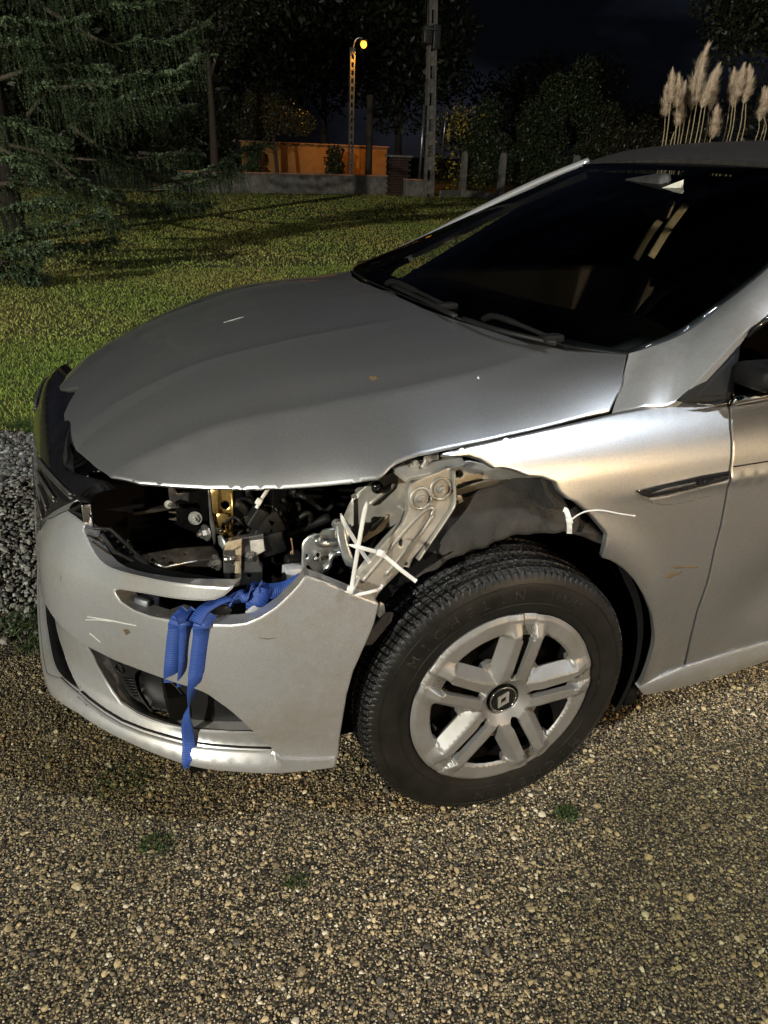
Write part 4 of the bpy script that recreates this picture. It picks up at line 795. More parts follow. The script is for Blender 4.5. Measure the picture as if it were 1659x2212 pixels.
# ---- wheels
def make_wheel():
    wh = empty('wheel', (0, 0, 0), car)
    # tyre: lathe with cut tread. local axis: outboard = -y
    Rt, prof = .317, []
    sect = [(.100, .205), (.103, .214), (.108, .224), (.1125, .245), (.1135, .262), (.111, .280), (.106, .294)]   # half width, radius (sidewall)
    prof = [(-a, r) for a, r in sect]
    tread = [(-.0985, .3055)]+[(x, .3175-.9*(abs(x)**2)*.75) for x in np.linspace(-.090, .090, 55)]+[(.0985, .3055)]
    nsw = len(prof); prof = prof+tread+[(a, r) for a, r in sect[::-1]]
    nP, nS = len(prof), 960; V = np.empty((nS, nP, 3)); Y = np.array([p[0] for p in prof]); Rr = np.array([p[1] for p in prof]); th = np.linspace(0, 2*math.pi, nS, endpoint=False)
    cut = np.zeros((nS, nP)); pitch = 120
    for j in range(nP):
        yv = Y[j]
        if abs(yv) > .100: continue
        ph = th*pitch/(2*math.pi)+abs(yv)*14*(1+.0*yv)-(.5 if yv > 0 else 0)
        f = ph-np.floor(ph); g = np.where(f < .18, 1., 0.)
        sip = (th*pitch*4/(2*math.pi)+abs(yv)*40) % 1; g = np.maximum(g, np.where(sip < .28, .35, 0))
        if min(abs(abs(yv)-.032), abs(abs(yv)-.066)) < .0030 or abs(yv) < .003: g = np.maximum(g, 1.)
        cut[:, j] = g*(.0075 if abs(yv) < .092 else .005)
    rad = Rr[None, :]-cut
    V[:, :, 0] = rad*np.cos(th)[:, None]; V[:, :, 1] = Y[None, :]; V[:, :, 2] = rad*np.sin(th)[:, None]
    flat = V[:, :, 2] < -.309; V[:, :, 2] = np.where(flat, -.309-(V[:, :, 2]+.309)*-.15, V[:, :, 2])
    idx = np.arange(nS*nP).reshape(nS, nP); a = idx[:, :-1]; b_ = np.roll(idx, -1, 0)[:, :-1]; c = np.roll(idx, -1, 0)[:, 1:]; d = idx[:, 1:]
    T = np.concatenate([np.stack([a, d, c], -1).reshape(-1, 3), np.stack([a, c, b_], -1).reshape(-1, 3)])
    me = fast_mesh('tyre', V.reshape(-1, 3), T, MT['rubber'], None, True, wh); me.data.materials.append(MT['tread'])
    cj = np.tile((np.abs(Y[:-1]) <= .0995)[None, :], (nS, 1)).ravel(); me.data.polygons.foreach_set('material_index', np.concatenate([cj, cj]).astype(np.int32))
    sm = np.concatenate([~cj, ~cj]); me.data.polygons.foreach_set('use_smooth', sm)
    # raised sidewall lettering
    MT['letter'] = mat('raised_rubber', (.017, .016, .0145), .5, 0, var=.2)
    def letters(txt, ang0, rmid, size, step, name):
        for i, chx in enumerate(txt):
            lv, lf = [], []
            cu = bpy.data.curves.new('glyph', 'FONT'); cu.body = chx; cu.size = size; cu.extrude = .0007; cu.resolution_u = 2; cu.align_x = 'CENTER'
            ob = bpy.data.objects.new('glyph', cu); COL.objects.link(ob); dg = bpy.context.evaluated_depsgraph_get(); me_ = ob.evaluated_get(dg).to_mesh()
            a0 = ang0-i*step; b0 = len(lv)
            for v in me_.vertices:
                r = rmid-size*.35+v.co.y; aa = a0-v.co.x/rmid; yy = -(.1128-.004*abs((r-.262)/.02)**1.0)-.0020-v.co.z
                lv.append(np.array([r*math.cos(aa), yy, r*math.sin(aa)]))
            lf += [tuple(b0+k for k in p.vertices) for p in me_.polygons]; ob.evaluated_get(dg).to_mesh_clear(); bpy.data.objects.remove(ob); bpy.data.curves.remove(cu)
            mesh_obj(name, lv, lf, MT['letter'], wh, False)
    letters('MICHELIN', R_(146), .262, .034, R_(8.2), 'sidewall_letter'); letters('205/55', R_(72), .262, .020, R_(3.6), 'sidewall_letter')
    letters('MICHELIN', R_(-40), .262, .034, R_(8.2), 'sidewall_letter')
    for rr in (.240, .284):
        tube('sidewall_rib', [np.array([rr*math.cos(t), -(.1118 if rr < .26 else .1105), rr*math.sin(t)]) for t in np.linspace(0, 2*math.pi, 97)], .0012, MT['rubber'], wh, 6)
    # wheel cover: 5 pairs of spokes
    A0 = [R_(80+72*k) for k in range(5)]
    def rel(x, z):
        t = math.atan2(z, x); best = min(A0, key=lambda a: abs((t-a+math.pi) % (2*math.pi)-math.pi)); return (math.hypot(x, z), (t-best+math.pi) % (2*math.pi)-math.pi)
    lin = lambda a, b, x: min(1, max(0, (x-a)/(b-a)))
    def cov(x, z):
        r, f = rel(x, z); w_ = abs(r*math.sin(f))
        y = .100+.010*lin(.03, .09, r)+.006*lin(.09, .175, r)        # base dish
        up = lin(.0525, .033, w_)*(1-lin(.0175, .0135, w_)*lin(.162, .167, r))
        y += .017*up*lin(.034, .06, r)*(1-.8*lin(.172, .200, r))
        y -= .010*lin(.033, .0525, w_)*lin(.05, .09, r)*(1-lin(.168, .176, r))
        y -= .007*lin(.207, .2155, r)
        y -= .012*(1-sstep(.028, .040, r))
        return np.array([x, -y, z])
    ridge = []
    for a in A0:
        u_ = np.array([math.cos(a), math.sin(a)]); n_ = np.array([-u_[1], u_[0]])
        for sg in (-1, 1):
            ridge.append([tuple(u_*r+n_*.033*sg) for r in np.linspace(.06, .198, 14)]); ridge.append([tuple(u_*r+n_*.0175*sg) for r in np.linspace(.169, .198, 5)])
    for rr in (.172, .200, .207): ridge.append([(rr*math.cos(t), rr*math.sin(t)) for t in np.linspace(0, 2*math.pi, 120)])
    holes = []
    for a in A0:
        m_ = a+R_(36); pts = []
        off = .0525
        def pt(r, side):   # point on line at distance off from neighbouring pair axis, radius r
            phi = math.asin(min(1, off/r)); aa = (a+phi) if side < 0 else (a+R_(72)-phi); return (r*math.cos(aa), r*math.sin(aa))
        lead = [pt(r, -1) for r in (.104, .117, .135, .155, .166)]; trail = [pt(r, 1) for r in (.166, .155, .135, .117, .104)]
        aL = math.atan2(lead[-1][1], lead[-1][0]); aT = math.atan2(trail[0][1], trail[0][0])
        if aT < aL: aT += 2*math.pi
        holes.append(lead+[(.171*math.cos(t), .171*math.sin(t)) for t in np.linspace(aL+.06, aT-.06, 5)]+trail)
        u_ = np.array([math.cos(a), math.sin(a)]); n_ = np.array([-u_[1], u_[0]])
        holes.append([tuple(u_*r+n_*s) for r, s in ((.056, .0075), (.066, .0115), (.080, .0095), (.168, .0125), (.168, -.0125), (.080, -.0095), (.066, -.0115), (.056, -.0075), (.052, 0))])
    wc = panel('wheel_cover', [(.2155*math.cos(t), .2155*math.sin(t)) for t in np.linspace(0, 2*math.pi, 120, endpoint=False)], cov, MT['cover'], wh, h=.0045, holes=holes, rim=.012, hole_rim=.016, chamf=.0006, ref=(0, -1, 0), back=.002, band=.0015, lines=ridge)
    for a in A0:
        u_ = np.array([math.cos(a), math.sin(a)]); n_ = np.array([-u_[1], u_[0]]); gm = MB()
        for i in range(5):
            for j in range(5):
                c2 = u_*(.172+i*.005)+n_*(-.010+j*.005); gm.box((c2[0], -.1165, c2[1]), (.0034, .003, .0034), np.array(Matrix.Rotation(-a+R_(45), 3, 'Y')))
        gm.build('textured_insert', MT['cover'], wh)
    b = MB(); b.tube([np.array([0, -.088, 0]), np.array([0, -.108, 0])], [.031, .031], 40); cc = b.build('centre_cap', MT['black_gloss'], wh)
    tube('cap_ring', [np.array([.0305*math.cos(t), -.108, .0305*math.sin(t)]) for t in np.linspace(0, 2*math.pi, 41)], .0018, MT['chrome'], wh, 8)
    e = MB(); Rr2 = np.array(Matrix.Rotation(R_(30), 3, 'Y'))
    for sgn in (-1, 1):
        q = [(0, .022), (.0155*sgn, 0), (0, -.022), (0, -.012), (.0075*sgn, 0), (0, .012)]
        Vv = [Rr2@np.array([xx, -.108-dy, zz]) for dy in (0, .003) for xx, zz in q]; e.add(Vv, [tuple(range(6))[::-sgn], tuple(range(6, 12))[::sgn]]+[(i, (i+1) % 6, 6+(i+1) % 6, 6+i) for i in range(6)])
    e.build('cap_emblem', MT['prime'], wh)
    # steel wheel, brake disc and valve behind
    V2, F2 = [], []; pr = [(.0, -.055), (.06, -.06), (.09, -.075), (.15, -.06), (.19, -.075), (.203, -.098), (.214, -.100), (.216, .09), (.19, .095), (.18, .0), (.0, .0)]; n_ = 60
    for r, y in pr: V2 += [np.array([r*math.cos(t), y, r*math.sin(t)]) for t in np.linspace(0, 2*math.pi, n_, endpoint=False)]
    for i in range(len(pr)-1):
        for k in range(n_): F2.append((i*n_+k, i*n_+(k+1) % n_, (i+1)*n_+(k+1) % n_, (i+1)*n_+k))
    mesh_obj('steel_wheel', V2, F2, MT['dark'], wh)
    va = R_(196); tube('valve', [np.array([.165*math.cos(va), -.075, .165*math.sin(va)]), np.array([.160*math.cos(va), -.105, .160*math.sin(va)])], .0045, MT['black_plastic'], wh, 10)
    return wh
wheel = make_wheel()
wheel.location = (0.0, -.783, .309); wheel.rotation_euler = (0, 0, R_(-3.2))
def copy_wheel(loc, rz):
    n = wheel.copy(); COL.objects.link(n); n.parent = car; n.location = loc; n.rotation_euler = (0, 0, rz)
    for ch in wheel.children:
        if ch.name.split('.')[0] in ('textured_insert', 'sidewall_letter', 'sidewall_rib'): continue
        c = ch.copy(); COL.objects.link(c); c.parent = n
copy_wheel((2.669, -.783, .309), R_(0)); copy_wheel((0, .783, .309), R_(177)); copy_wheel((2.669, .783, .309), R_(180))

# ================================================================ strap and cable ties
STRAP = empty('ratchet_strap'); tag(STRAP, 'blue webbing strap knotted through the headlamp gap and looped round the bumper', 'strap')
def on_b(q, d):
    a, z = bpx(q)[0]; p = bump_s(a, z); e = 2e-3; n = unit(X3(bump_s(a+e, z)-bump_s(a-e, z), bump_s(a, z+e)-bump_s(a, z-e)))
    if np.dot(n, p-CPOS) > 0: n = -n
    return p+n*d
def band(name, px, w, d, tw=None, m='strap'):
    P = [on_b(q, dd) for q, dd in zip(Z8(*px), d)]; n = 6; S = smooth_path(P, n); ws = np.interp(np.linspace(0, 1, len(S)), np.linspace(0, 1, len(w)), w)
    tws = np.interp(np.linspace(0, 1, len(S)), np.linspace(0, 1, len(tw)), tw) if tw else [0]*len(S); dirs = []
    for i, p in enumerate(S):
        t = unit(S[min(i+1, len(S)-1)]-S[max(i-1, 0)]); v = unit(CPOS-p); side = unit(X3(t, v)); up = X3(side, t); dirs.append(side*math.cos(tws[i])+up*math.sin(tws[i]))
    return ribbon(name, S, ws, dirs, .0022, MT[m], STRAP)
band('strap_band', [(735, 268), (728, 292), (720, 330), (708, 430), (698, 520), (693, 572)], [.036, .038, .040, .038, .036], [-.02, .006, .0035, .0035, .004, .002])
band('strap_band', [(772, 262), (765, 292), (757, 340), (748, 430), (738, 520), (728, 588)], [.026, .026, .024, .016, .014], [-.02, .009, .006, .006, .006, .004], tw=[0, .2, .5, .6, .4])
band('strap_band', [(842, 270), (832, 298), (824, 350), (812, 440), (803, 520), (797, 575), (790, 640), (783, 700), (778, 780), (774, 860), (772, 930), (775, 962)], [.029, .029, .029, .029, .030, .027, .012, .024, .027, .029, .030], [-.02, .010, .005, .004, .004, .004, .014, .022, .016, .010, .007, .002], tw=[0, 0, 0, 0, 0, .3, 1.2, 2.5, 3.0, 3.14, 3.14, 3.14])
def free_band(name, pts, w, tw, th=.0024):
    P = smooth_path([at(*Z8((a, b))[0], y=y) for a, b, y in pts], 8); ws = np.interp(np.linspace(0, 1, len(P)), np.linspace(0, 1, len(w)), w); dirs = []
    for i, p in enumerate(P):
        t = unit(P[min(i+1, len(P)-1)]-P[max(i-1, 0)]); v = unit(CPOS-p); s_ = unit(X3(t, v)); u_ = X3(s_, t); a = np.interp(i/(len(P)-1), np.linspace(0, 1, len(tw)), tw); dirs.append(s_*math.cos(a)+u_*math.sin(a))
    ribbon(name, P, ws, dirs, th, MT['strap'], STRAP)
free_band('strap_tail', [(705, 285, -.775), (760, 268, -.76), (830, 255, -.745), (900, 215, -.735), (960, 200, -.73)], [.02, .018, .02, .022], [.2, .5, .9, .6])
free_band('strap_tail', [(790, 300, -.79), (830, 240, -.775), (900, 200, -.76), (980, 178, -.75), (1030, 160, -.745)], [.026, .022, .018, .018], [.3, .6, 1.0, .8])
free_band('strap_twist', [(930, 210, -.75), (990, 185, -.755), (1040, 160, -.755), (1085, 135, -.755), (1115, 128, -.76)], [.024, .026, .028, .028], [0, 2.2, 4.4, 6.8, 9])
free_band('strap_twist', [(935, 200, -.745), (1000, 175, -.745), (1050, 150, -.745), (1095, 125, -.75)], [.02, .024, .026], [1.5, 3.7, 6, 8.2])
free_band('strap_tail', [(1095, 130, -.755), (1120, 150, -.76), (1200, 145, -.765), (1260, 118, -.77), (1295, 98, -.772), (1310, 90, -.75)], [.026, .030, .030, .030, .03], [.5, .15, .0, .0])
free_band('strap_tail', [(1110, 135, -.765), (1095, 180, -.768), (1070, 215, -.765), (1075, 245, -.755)], [.022, .034, .034, .028], [.2, .1, 0, .2])
# pale gaiter end and dark lamp remains inside the slot
plate('strap_pad', Z8((1030, 258), (1060, 225), (1105, 208), (1112, 240), (1080, 272), (1050, 275)), mat('pale_grey_pad', (.42, .41, .42), .7, 0, var=.15), STRAP, y=-.768, th=.008)
plate('slot_shade_plate', Z8((440, 155), (600, 170), (880, 200), (1000, 160), (1290, 95), (1250, 170), (1100, 285), (960, 320), (700, 295), (520, 250)), MT['dark'], bay, p0=at(*Z8((800, 240))[0], y=-.60), nrm=(-.4, -.85, .3), th=.01)  # dark sheet added behind the slot in place of its shade
b = MB(); b.box(at(*Z8((565, 205))[0], y=-.62), (.035, .025, .04), frame((-.6, -.7, .3)), .004); b.build('lamp_mount_block', mat('grey_blue_plastic', (.05, .055, .065), .4, 0, var=.2), bay, True)
plate('splash_lining', Z8((600, 262), (680, 235), (740, 212), (830, 240), (880, 262), (860, 290), (700, 288)), MT['felt'], bay, p0=at(*Z8((750, 255))[0], y=-.72), nrm=(-.3, -.8, .5), th=.006)
plate('rubber_flap', Z8((860, 240), (890, 225), (940, 222), (965, 240), (950, 262), (870, 262)), MT['black_plastic'], bay, y=-.765, th=.006)

TIES = 'white cable ties holding the front together'
def ziptie(label, pts, head=None, w=.0075, th=.0014, taper=True, loc=None):
    P = smooth_path([at(u, v, y=y) for u, v, y in pts], 6); n = len(P); ws = [w*(1 if (not taper or i > n*.12) else .35+.65*i/(n*.12)) for i in range(n)]; dirs = []
    for i, p in enumerate(P): t = unit(P[min(i+1, n-1)]-P[max(i-1, 0)]); dirs.append(X3(t, unit(CPOS-p)))
    o = ribbon('cable_tie', P, ws, dirs, th, MT['zip']); tag(o, label, 'cable tie', TIES)
    if head:
        p = at(*head[:2], y=head[2]); t = unit(P[-1]-P[0]) if len(head) < 4 else unit(at(*head[3:5], y=head[2])-p); v = unit(CPOS-p); s_ = unit(X3(t, v)); Rm = np.stack([s_, t, X3(s_, t)], 1)
        b = MB(); b.box(p, (.0125, .013, .009), Rm, .002); b.build('tie_head', MT['zip'], o, True)
    return o
U6 = lambda a, b: Z6((a, b))[0]
def z6(a, b, y): return (*U6(a, b), y)
TIE1 = ziptie('longest white cable tie standing upright in front of the inner wing', [z6(952, 620, -.90), z6(915, 790, -.895), z6(872, 1040, -.89), z6(830, 1290, -.88), z6(785, 1570, -.868)], z6(772, 1580, -.872))
ziptie('white cable tie slanting behind the upright one to the support arm', [z6(668, 755, -.87), z6(720, 880, -.865), z6(800, 1010, -.855), z6(900, 1170, -.845), z6(985, 1290, -.835)])
ziptie('white cable tie with its head at the support arm and tail over the tyre', [z6(755, 1092, -.885), z6(860, 1118, -.89), z6(980, 1150, -.89), z6(1100, 1185, -.885), z6(1200, 1260, -.89), z6(1330, 1370, -.90), z6(1490, 1490, -.905)], (*z6(1100, 1183, -.892), *U6(1180, 1210)))
ziptie('short white cable tie loop lying along the bumper corner', [z6(830, 1640, -.868), z6(900, 1625, -.872), z6(1010, 1600, -.87), z6(1090, 1575, -.865), z6(1120, 1530, -.855)], None, .006)
def tie_tail(o, pts, w, th=.0013):
    P = smooth_path([at(u, v, y=y) for u, v, y in pts], 6); n = len(P)
    ribbon('tie_tail', P, [w]*n, [X3(unit(P[min(i+1, n-1)]-P[max(i-1, 0)]), unit(CPOS-P[i])) for i in range(n)], th, MT['zip'], o)
tie_tail(TIE1, [z6(860, 1430, -.862), z6(835, 1500, -.866), z6(800, 1580, -.868)], .007)
z7 = lambda a, b, y: (*Z7((a, b))[0], y)
TIE2 = ziptie('white cable tie clamping the loose arch liner under the wing', [z7(1270, 422, -.893), z7(1285, 430, -.897), z7(1298, 470, -.903), z7(1303, 520, -.905), z7(1302, 553, -.90)], z7(1302, 483, -.907), .010, taper=False)
tie_tail(TIE2, [z7(1660, 458, -.925), z7(1570, 445, -.93), z7(1480, 428, -.93), z7(1400, 432, -.925), z7(1350, 452, -.915), z7(1312, 480, -.908)], .0028)
zc_ = lambda a, b, y: (*ZC((a, b))[0], y)
ziptie('small white cable tie on the wiring in the engine bay', [zc_(990, 120, -.62), zc_(940, 190, -.63), zc_(895, 260, -.635), zc_(855, 335, -.635)], zc_(882, 265, -.638), .007, taper=False)

# ================================================================ GROUND
def sheet(name, poly, z, m, kind='structure'):
    o = mesh_obj(name, [(x, y, z) for x, y in poly], [tuple(range(len(poly)))], m, None, False); tag(o, kind=kind); return o
def soil_extra(t, b, tc):
    N, L = t.nodes, t.links; geo = N.new('ShaderNodeNewGeometry'); vo = N.new('ShaderNodeTexVoronoi'); vo.inputs['Scale'].default_value = 150; L.new(geo.outputs['Position'], vo.inputs['Vector'])
    sp = N.new('ShaderNodeSeparateColor'); L.new(vo.outputs['Color'], sp.inputs[0]); rp = N.new('ShaderNodeValToRGB'); rp.color_ramp.elements[0].position = .25; rp.color_ramp.elements[0].color = (.030, .023, .013, 1); rp.color_ramp.elements[1].color = (.40, .31, .175, 1); L.new(sp.outputs[0], rp.inputs[0])
    gp = N.new('ShaderNodeMapRange'); gp.inputs['From Min'].default_value = .25; gp.inputs['From Max'].default_value = .55; gp.inputs['To Min'].default_value = 1; gp.inputs['To Max'].default_value = .15; L.new(vo.outputs['Distance'], gp.inputs['Value'])
    mx = N.new('ShaderNodeMixRGB'); mx.blend_type = 'MULTIPLY'; mx.inputs[0].default_value = 1; L.new(rp.outputs[0], mx.inputs[1]); L.new(gp.outputs[0], mx.inputs[2]); L.new(mx.outputs[0], b.inputs['Base Color'])
    bp = N.new('ShaderNodeBump'); bp.inputs['Strength'].default_value = 1; bp.inputs['Distance'].default_value = .006; bp.invert = True; L.new(vo.outputs['Distance'], bp.inputs['Height']); L.new(bp.outputs[0], b.inputs['Normal'])
MT['soil'] = mat('gravel_fines', (.08, .06, .035), .85, 0, extra=soil_extra)
MT['stone'] = mat('gravel_stones', (1, 1, 1), .62, 0, attr='tone', var=.18, scale=160, bump=.3, bscale=300)
MT['lawn'] = mat('lawn_soil', (.045, .06, .016), .9, 0, col2=(.11, .10, .035), scale=3.5, bump=1, bscale=60, detail=10)
MT['grass'] = mat('grass_blades', (1, 1, 1), .55, 0, attr='tone', var=.1, scale=5, spec=.3)
sheet('ground', [(-400, -400), (400, -400), (400, 400), (-400, 400)], -.012, MT['lawn'])
g = sheet('gravel_drive', [(-3.2, -9.0), (9, -9.0), (9, 1.4), (4.6, 1.7), (2.5, 1.9), (.5, 1.95), (-.75, 1.98), (-1.2, 2.4), (-1.8, 2.7), (-3.2, 2.9)], 0, MT['soil'])
ICO_V = []; ph = (1+5**.5)/2
for a, b in ((1, ph), (-1, ph), (1, -ph), (-1, -ph)): ICO_V += [(0, a, b), (a, b, 0), (b, 0, a)]
ICO_V = np.array(ICO_V)/math.sqrt(1+ph*ph)
def hull_tris(V):
    T = []
    for i in range(12):
        for j in range(i+1, 12):
            for k in range(j+1, 12):
                n = X3(V[j]-V[i], V[k]-V[i]); d = (V-V[i])@n
                if np.all(d < 1e-6): T.append((i, j, k))
                elif np.all(d > -1e-6): T.append((i, k, j))
    return np.array(T)
ICO_T = hull_tris(ICO_V)
def stones(name, P, size, tones, label, cat_kind='stuff', flat=.62):
    n = len(P); sh = ICO_V[None]*(1+rng.uniform(-.28, .28, (n, 12, 1))); sc_ = rng.uniform(.7, 1.3, (n, 1, 3)); sh = sh*sc_
    a, b, c = rng.uniform(0, 2*np.pi, n), rng.normal(0, .35, n), rng.normal(0, .35, n)
    sh[:, :, 2] *= flat
    cb_, sb = np.cos(b)[:, None], np.sin(b)[:, None]; y, z = sh[:, :, 1]*cb_-sh[:, :, 2]*sb, sh[:, :, 1]*sb+sh[:, :, 2]*cb_; sh[:, :, 1], sh[:, :, 2] = y, z
    cb_, sb = np.cos(c)[:, None], np.sin(c)[:, None]; x, z = sh[:, :, 0]*cb_-sh[:, :, 2]*sb, sh[:, :, 0]*sb+sh[:, :, 2]*cb_; sh[:, :, 0], sh[:, :, 2] = x, z
    ca, sa = np.cos(a)[:, None], np.sin(a)[:, None]; x, y = sh[:, :, 0]*ca-sh[:, :, 1]*sa, sh[:, :, 0]*sa+sh[:, :, 1]*ca; sh[:, :, 0], sh[:, :, 1] = x, y
    V = sh*size[:, None, None]/2; V[:, :, 0] += P[:, 0, None]; V[:, :, 1] += P[:, 1, None]; V[:, :, 2] += P[:, 2, None]
    T = (ICO_T[None]+(np.arange(n)*12)[:, None, None]).reshape(-1, 3); C = np.repeat(tones, 12, 0)
    o = fast_mesh(name, V.reshape(-1, 3), T, MT['stone'], C); tag(o, label, 'gravel', kind='stuff'); return o
def in_view(P, m=.06):
    q = (P-CPOS)@CR; u = 829.5+FPX*q[:, 0]/-q[:, 2]; v = 1106-FPX*q[:, 1]/-q[:, 2]
    return (u > -1659*m*2) & (u < 1659*(1+m*2)) & (v > -200) & (v < 2212*(1+m)) & (q[:, 2] < 0)
# pale crushed limestone around the car
def moss_shade(P):  # mossy patches by the bumper, plus light falloff painted into the near corners
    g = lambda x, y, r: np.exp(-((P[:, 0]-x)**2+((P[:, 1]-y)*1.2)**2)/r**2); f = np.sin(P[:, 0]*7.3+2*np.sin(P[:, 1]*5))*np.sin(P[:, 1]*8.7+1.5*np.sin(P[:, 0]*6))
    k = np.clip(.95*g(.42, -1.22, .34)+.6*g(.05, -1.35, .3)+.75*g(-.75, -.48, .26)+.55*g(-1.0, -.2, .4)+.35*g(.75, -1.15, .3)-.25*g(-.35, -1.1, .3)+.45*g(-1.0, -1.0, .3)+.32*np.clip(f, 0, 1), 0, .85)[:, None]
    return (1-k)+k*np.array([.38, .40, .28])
def tonesP(n):
    t = rng.beta(1.6, 2.4, n)[:, None]; base = np.array([.16, .12, .066])+(np.array([.70, .54, .30])-np.array([.16, .12, .066]))*t
    w_ = rng.random(n) < .15; base[w_] = np.array([.74, .65, .48])*rng.uniform(.8, 1.1, (w_.sum(), 1)); d = rng.random(n) < .2; base[d] = np.array([.09, .08, .065])*rng.uniform(.6, 1.3, (d.sum(), 1)); return base
n = 125000; P = np.stack([rng.uniform(-1.55, 2.3, n), rng.uniform(-1.95, .9, n), np.zeros(n)], 1)
patch = np.sin(P[:, 0]*5.1+P[:, 1]*3.3)*np.sin(P[:, 0]*2.3-P[:, 1]*6.1+1)+np.sin(P[:, 0]*11-P[:, 1]*8)*.35
P = P[in_view(P) & (rng.random(n) < .80+.25*patch) & ~((P[:, 0] < -.95) & (P[:, 1] > .1))]; n = len(P)
size = np.clip(rng.lognormal(math.log(.0052), .42, n), .003, .017); P[:, 2] = size*.10+rng.uniform(-.001, .0012, n)
stones('gravel', P, size, tonesP(n)*moss_shade(P)*1.06, 'pale crushed limestone gravel around the front wheel')
n = 360000; P = np.stack([rng.uniform(-1.55, 2.3, n), rng.uniform(-1.95, .9, n), np.zeros(n)], 1); P = P[in_view(P) & ~((P[:, 0] < -.95) & (P[:, 1] > .1))]; n = len(P)
OV = np.array([(1, 0, 0), (-1, 0, 0), (0, 1, 0), (0, -1, 0), (0, 0, 1), (0, 0, -1)], float); OT = np.array([(0, 2, 4), (2, 1, 4), (1, 3, 4), (3, 0, 4)]); sz = rng.uniform(.0022, .0060, n); an = rng.uniform(0, 6.3, n); q = OV[None]*rng.uniform(.6, 1.3, (n, 6, 1))*sz[:, None, None]/2
ca, sa = np.cos(an)[:, None], np.sin(an)[:, None]; V = np.stack([q[:, :, 0]*ca-q[:, :, 1]*sa+P[:, 0, None], q[:, :, 0]*sa+q[:, :, 1]*ca+P[:, 1, None], q[:, :, 2]*.8+sz[:, None]*.15], 2)
tag(fast_mesh('gravel_grit', V.reshape(-1, 3), (OT[None]+(np.arange(n)*6)[:, None, None]).reshape(-1, 3), MT['stone'], np.repeat(tonesP(n)*moss_shade(P)*.86, 6, 0)), 'fine grit between the pale gravel stones', 'gravel', kind='stuff')
n = 26000; P = np.stack([rng.uniform(-2.4, -.35, n), rng.uniform(.0, 2.45, n), np.zeros(n)], 1); P = P[in_view(P) & (P[:, 1] > .15+.3*rng.random(n)) & (P[:, 1] < 2.1-.45*(P[:, 0]+.9))]; n = len(P)
size = np.clip(rng.lognormal(math.log(.0145), .35, n), .006, .036); P[:, 2] = size*.18+rng.uniform(-.002, .004, n)
tg = np.array([.145, .14, .128])*rng.uniform(.3, 1.8, (n, 1))*rng.uniform(.93, 1.07, (n, 3)); wt = rng.random(n) < .07; tg[wt] = (.42, .41, .38)
stones('coarse_gravel', P, size, tg, 'coarse grey chippings along the lawn edge left of the bumper', flat=.8)

# lawn blades
def blades(name, P, hgt, wid, tone, lean=.6, label=None, cat='grass', kind='stuff', parent=None, m=None):
    n = len(P); a = rng.uniform(0, 2*np.pi, n); l = rng.uniform(.15, lean, n)*hgt; b = rng.uniform(0, 2*np.pi, n); V = np.empty((n, 5, 3)); d = np.stack([np.cos(a), np.sin(a), np.zeros(n)], 1)*wid[:, None]/2; ld = np.stack([np.cos(b), np.sin(b), np.zeros(n)], 1)*l[:, None]
    up = np.zeros((n, 3)); up[:, 2] = hgt
    V[:, 0] = P-d; V[:, 1] = P+d; V[:, 2] = P+up*.6+ld*.35-d*.75; V[:, 3] = P+up*.6+ld*.35+d*.75; V[:, 4] = P+up*rng.uniform(.75, 1, (n, 1))+ld
    T = np.array([(0, 1, 3), (0, 3, 2), (2, 3, 4)])[None]+(np.arange(n)*5)[:, None, None]
    o = fast_mesh(name, V.reshape(-1, 3), T.reshape(-1, 3), m or MT['grass'], np.repeat(tone, 5, 0), False, parent)
    if label: tag(o, label, cat, kind=kind)
    return o
def lawn_tones(P):
    n = len(P); t = .5+.5*np.sin(P[:, 0]*1.9+P[:, 1]*.8)*np.sin(P[:, 1]*1.3-P[:, 0]*.6)+rng.normal(0, .25, n); t = np.clip(t, 0, 1)[:, None]
    nr_ = np.clip((6-P[:, 1])/4, 0, 1)[:, None]; c = np.array([.15, .21, .035])*(1-t)+np.array([.26, .23, .06])*t; c = c*1.15*(1+nr_*np.array([.05, .25, .0])); c = c*rng.uniform(.6, 1.35, (n, 1)); br = rng.random(n) < .10; c[br] = np.array([.17, .13, .06])*rng.uniform(.5, 1.2, (br.sum(), 1)); return c
parts_ = []
for (y0, y1, dens, hg, wd) in ((1.9, 4.2, 6200, .024, .0050), (4.2, 8, 2000, .026, .009), (8, 15, 620, .030, .017), (15, 26.5, 190, .034, .030)):
    xa, xb = -3.0, 15; n = int(dens*(y1-y0)*(xb-xa)*(.45 if y0 < 5 else .75)); xb2 = 6 if y0 < 5 else 16; P = np.stack([rng.uniform(xa, xb2, n), rng.uniform(y0, y1, n), np.zeros(n)], 1)
    edge = 2.02-.45*(np.minimum(P[:, 0], -.75)+.75)*(P[:, 0] < -.75)+.06*np.sin(P[:, 0]*9)+.05*np.sin(P[:, 0]*23)
    P = P[in_view(P, .10) & (P[:, 1] > edge)]; q = (P-CPOS)@CR; u = 829.5+FPX*q[:, 0]/-q[:, 2]
    n = len(P); parts_.append((P, rng.uniform(.5, 1.25, n)*hg, rng.uniform(.7, 1.4, n)*wd))
P = np.concatenate([p[0] for p in parts_]); P[:, 2] = -.01
blades('lawn', P, np.concatenate([p[1] for p in parts_]), np.concatenate([p[2] for p in parts_]), lawn_tones(P), 1.3, 'short damp mossy lawn behind the car')
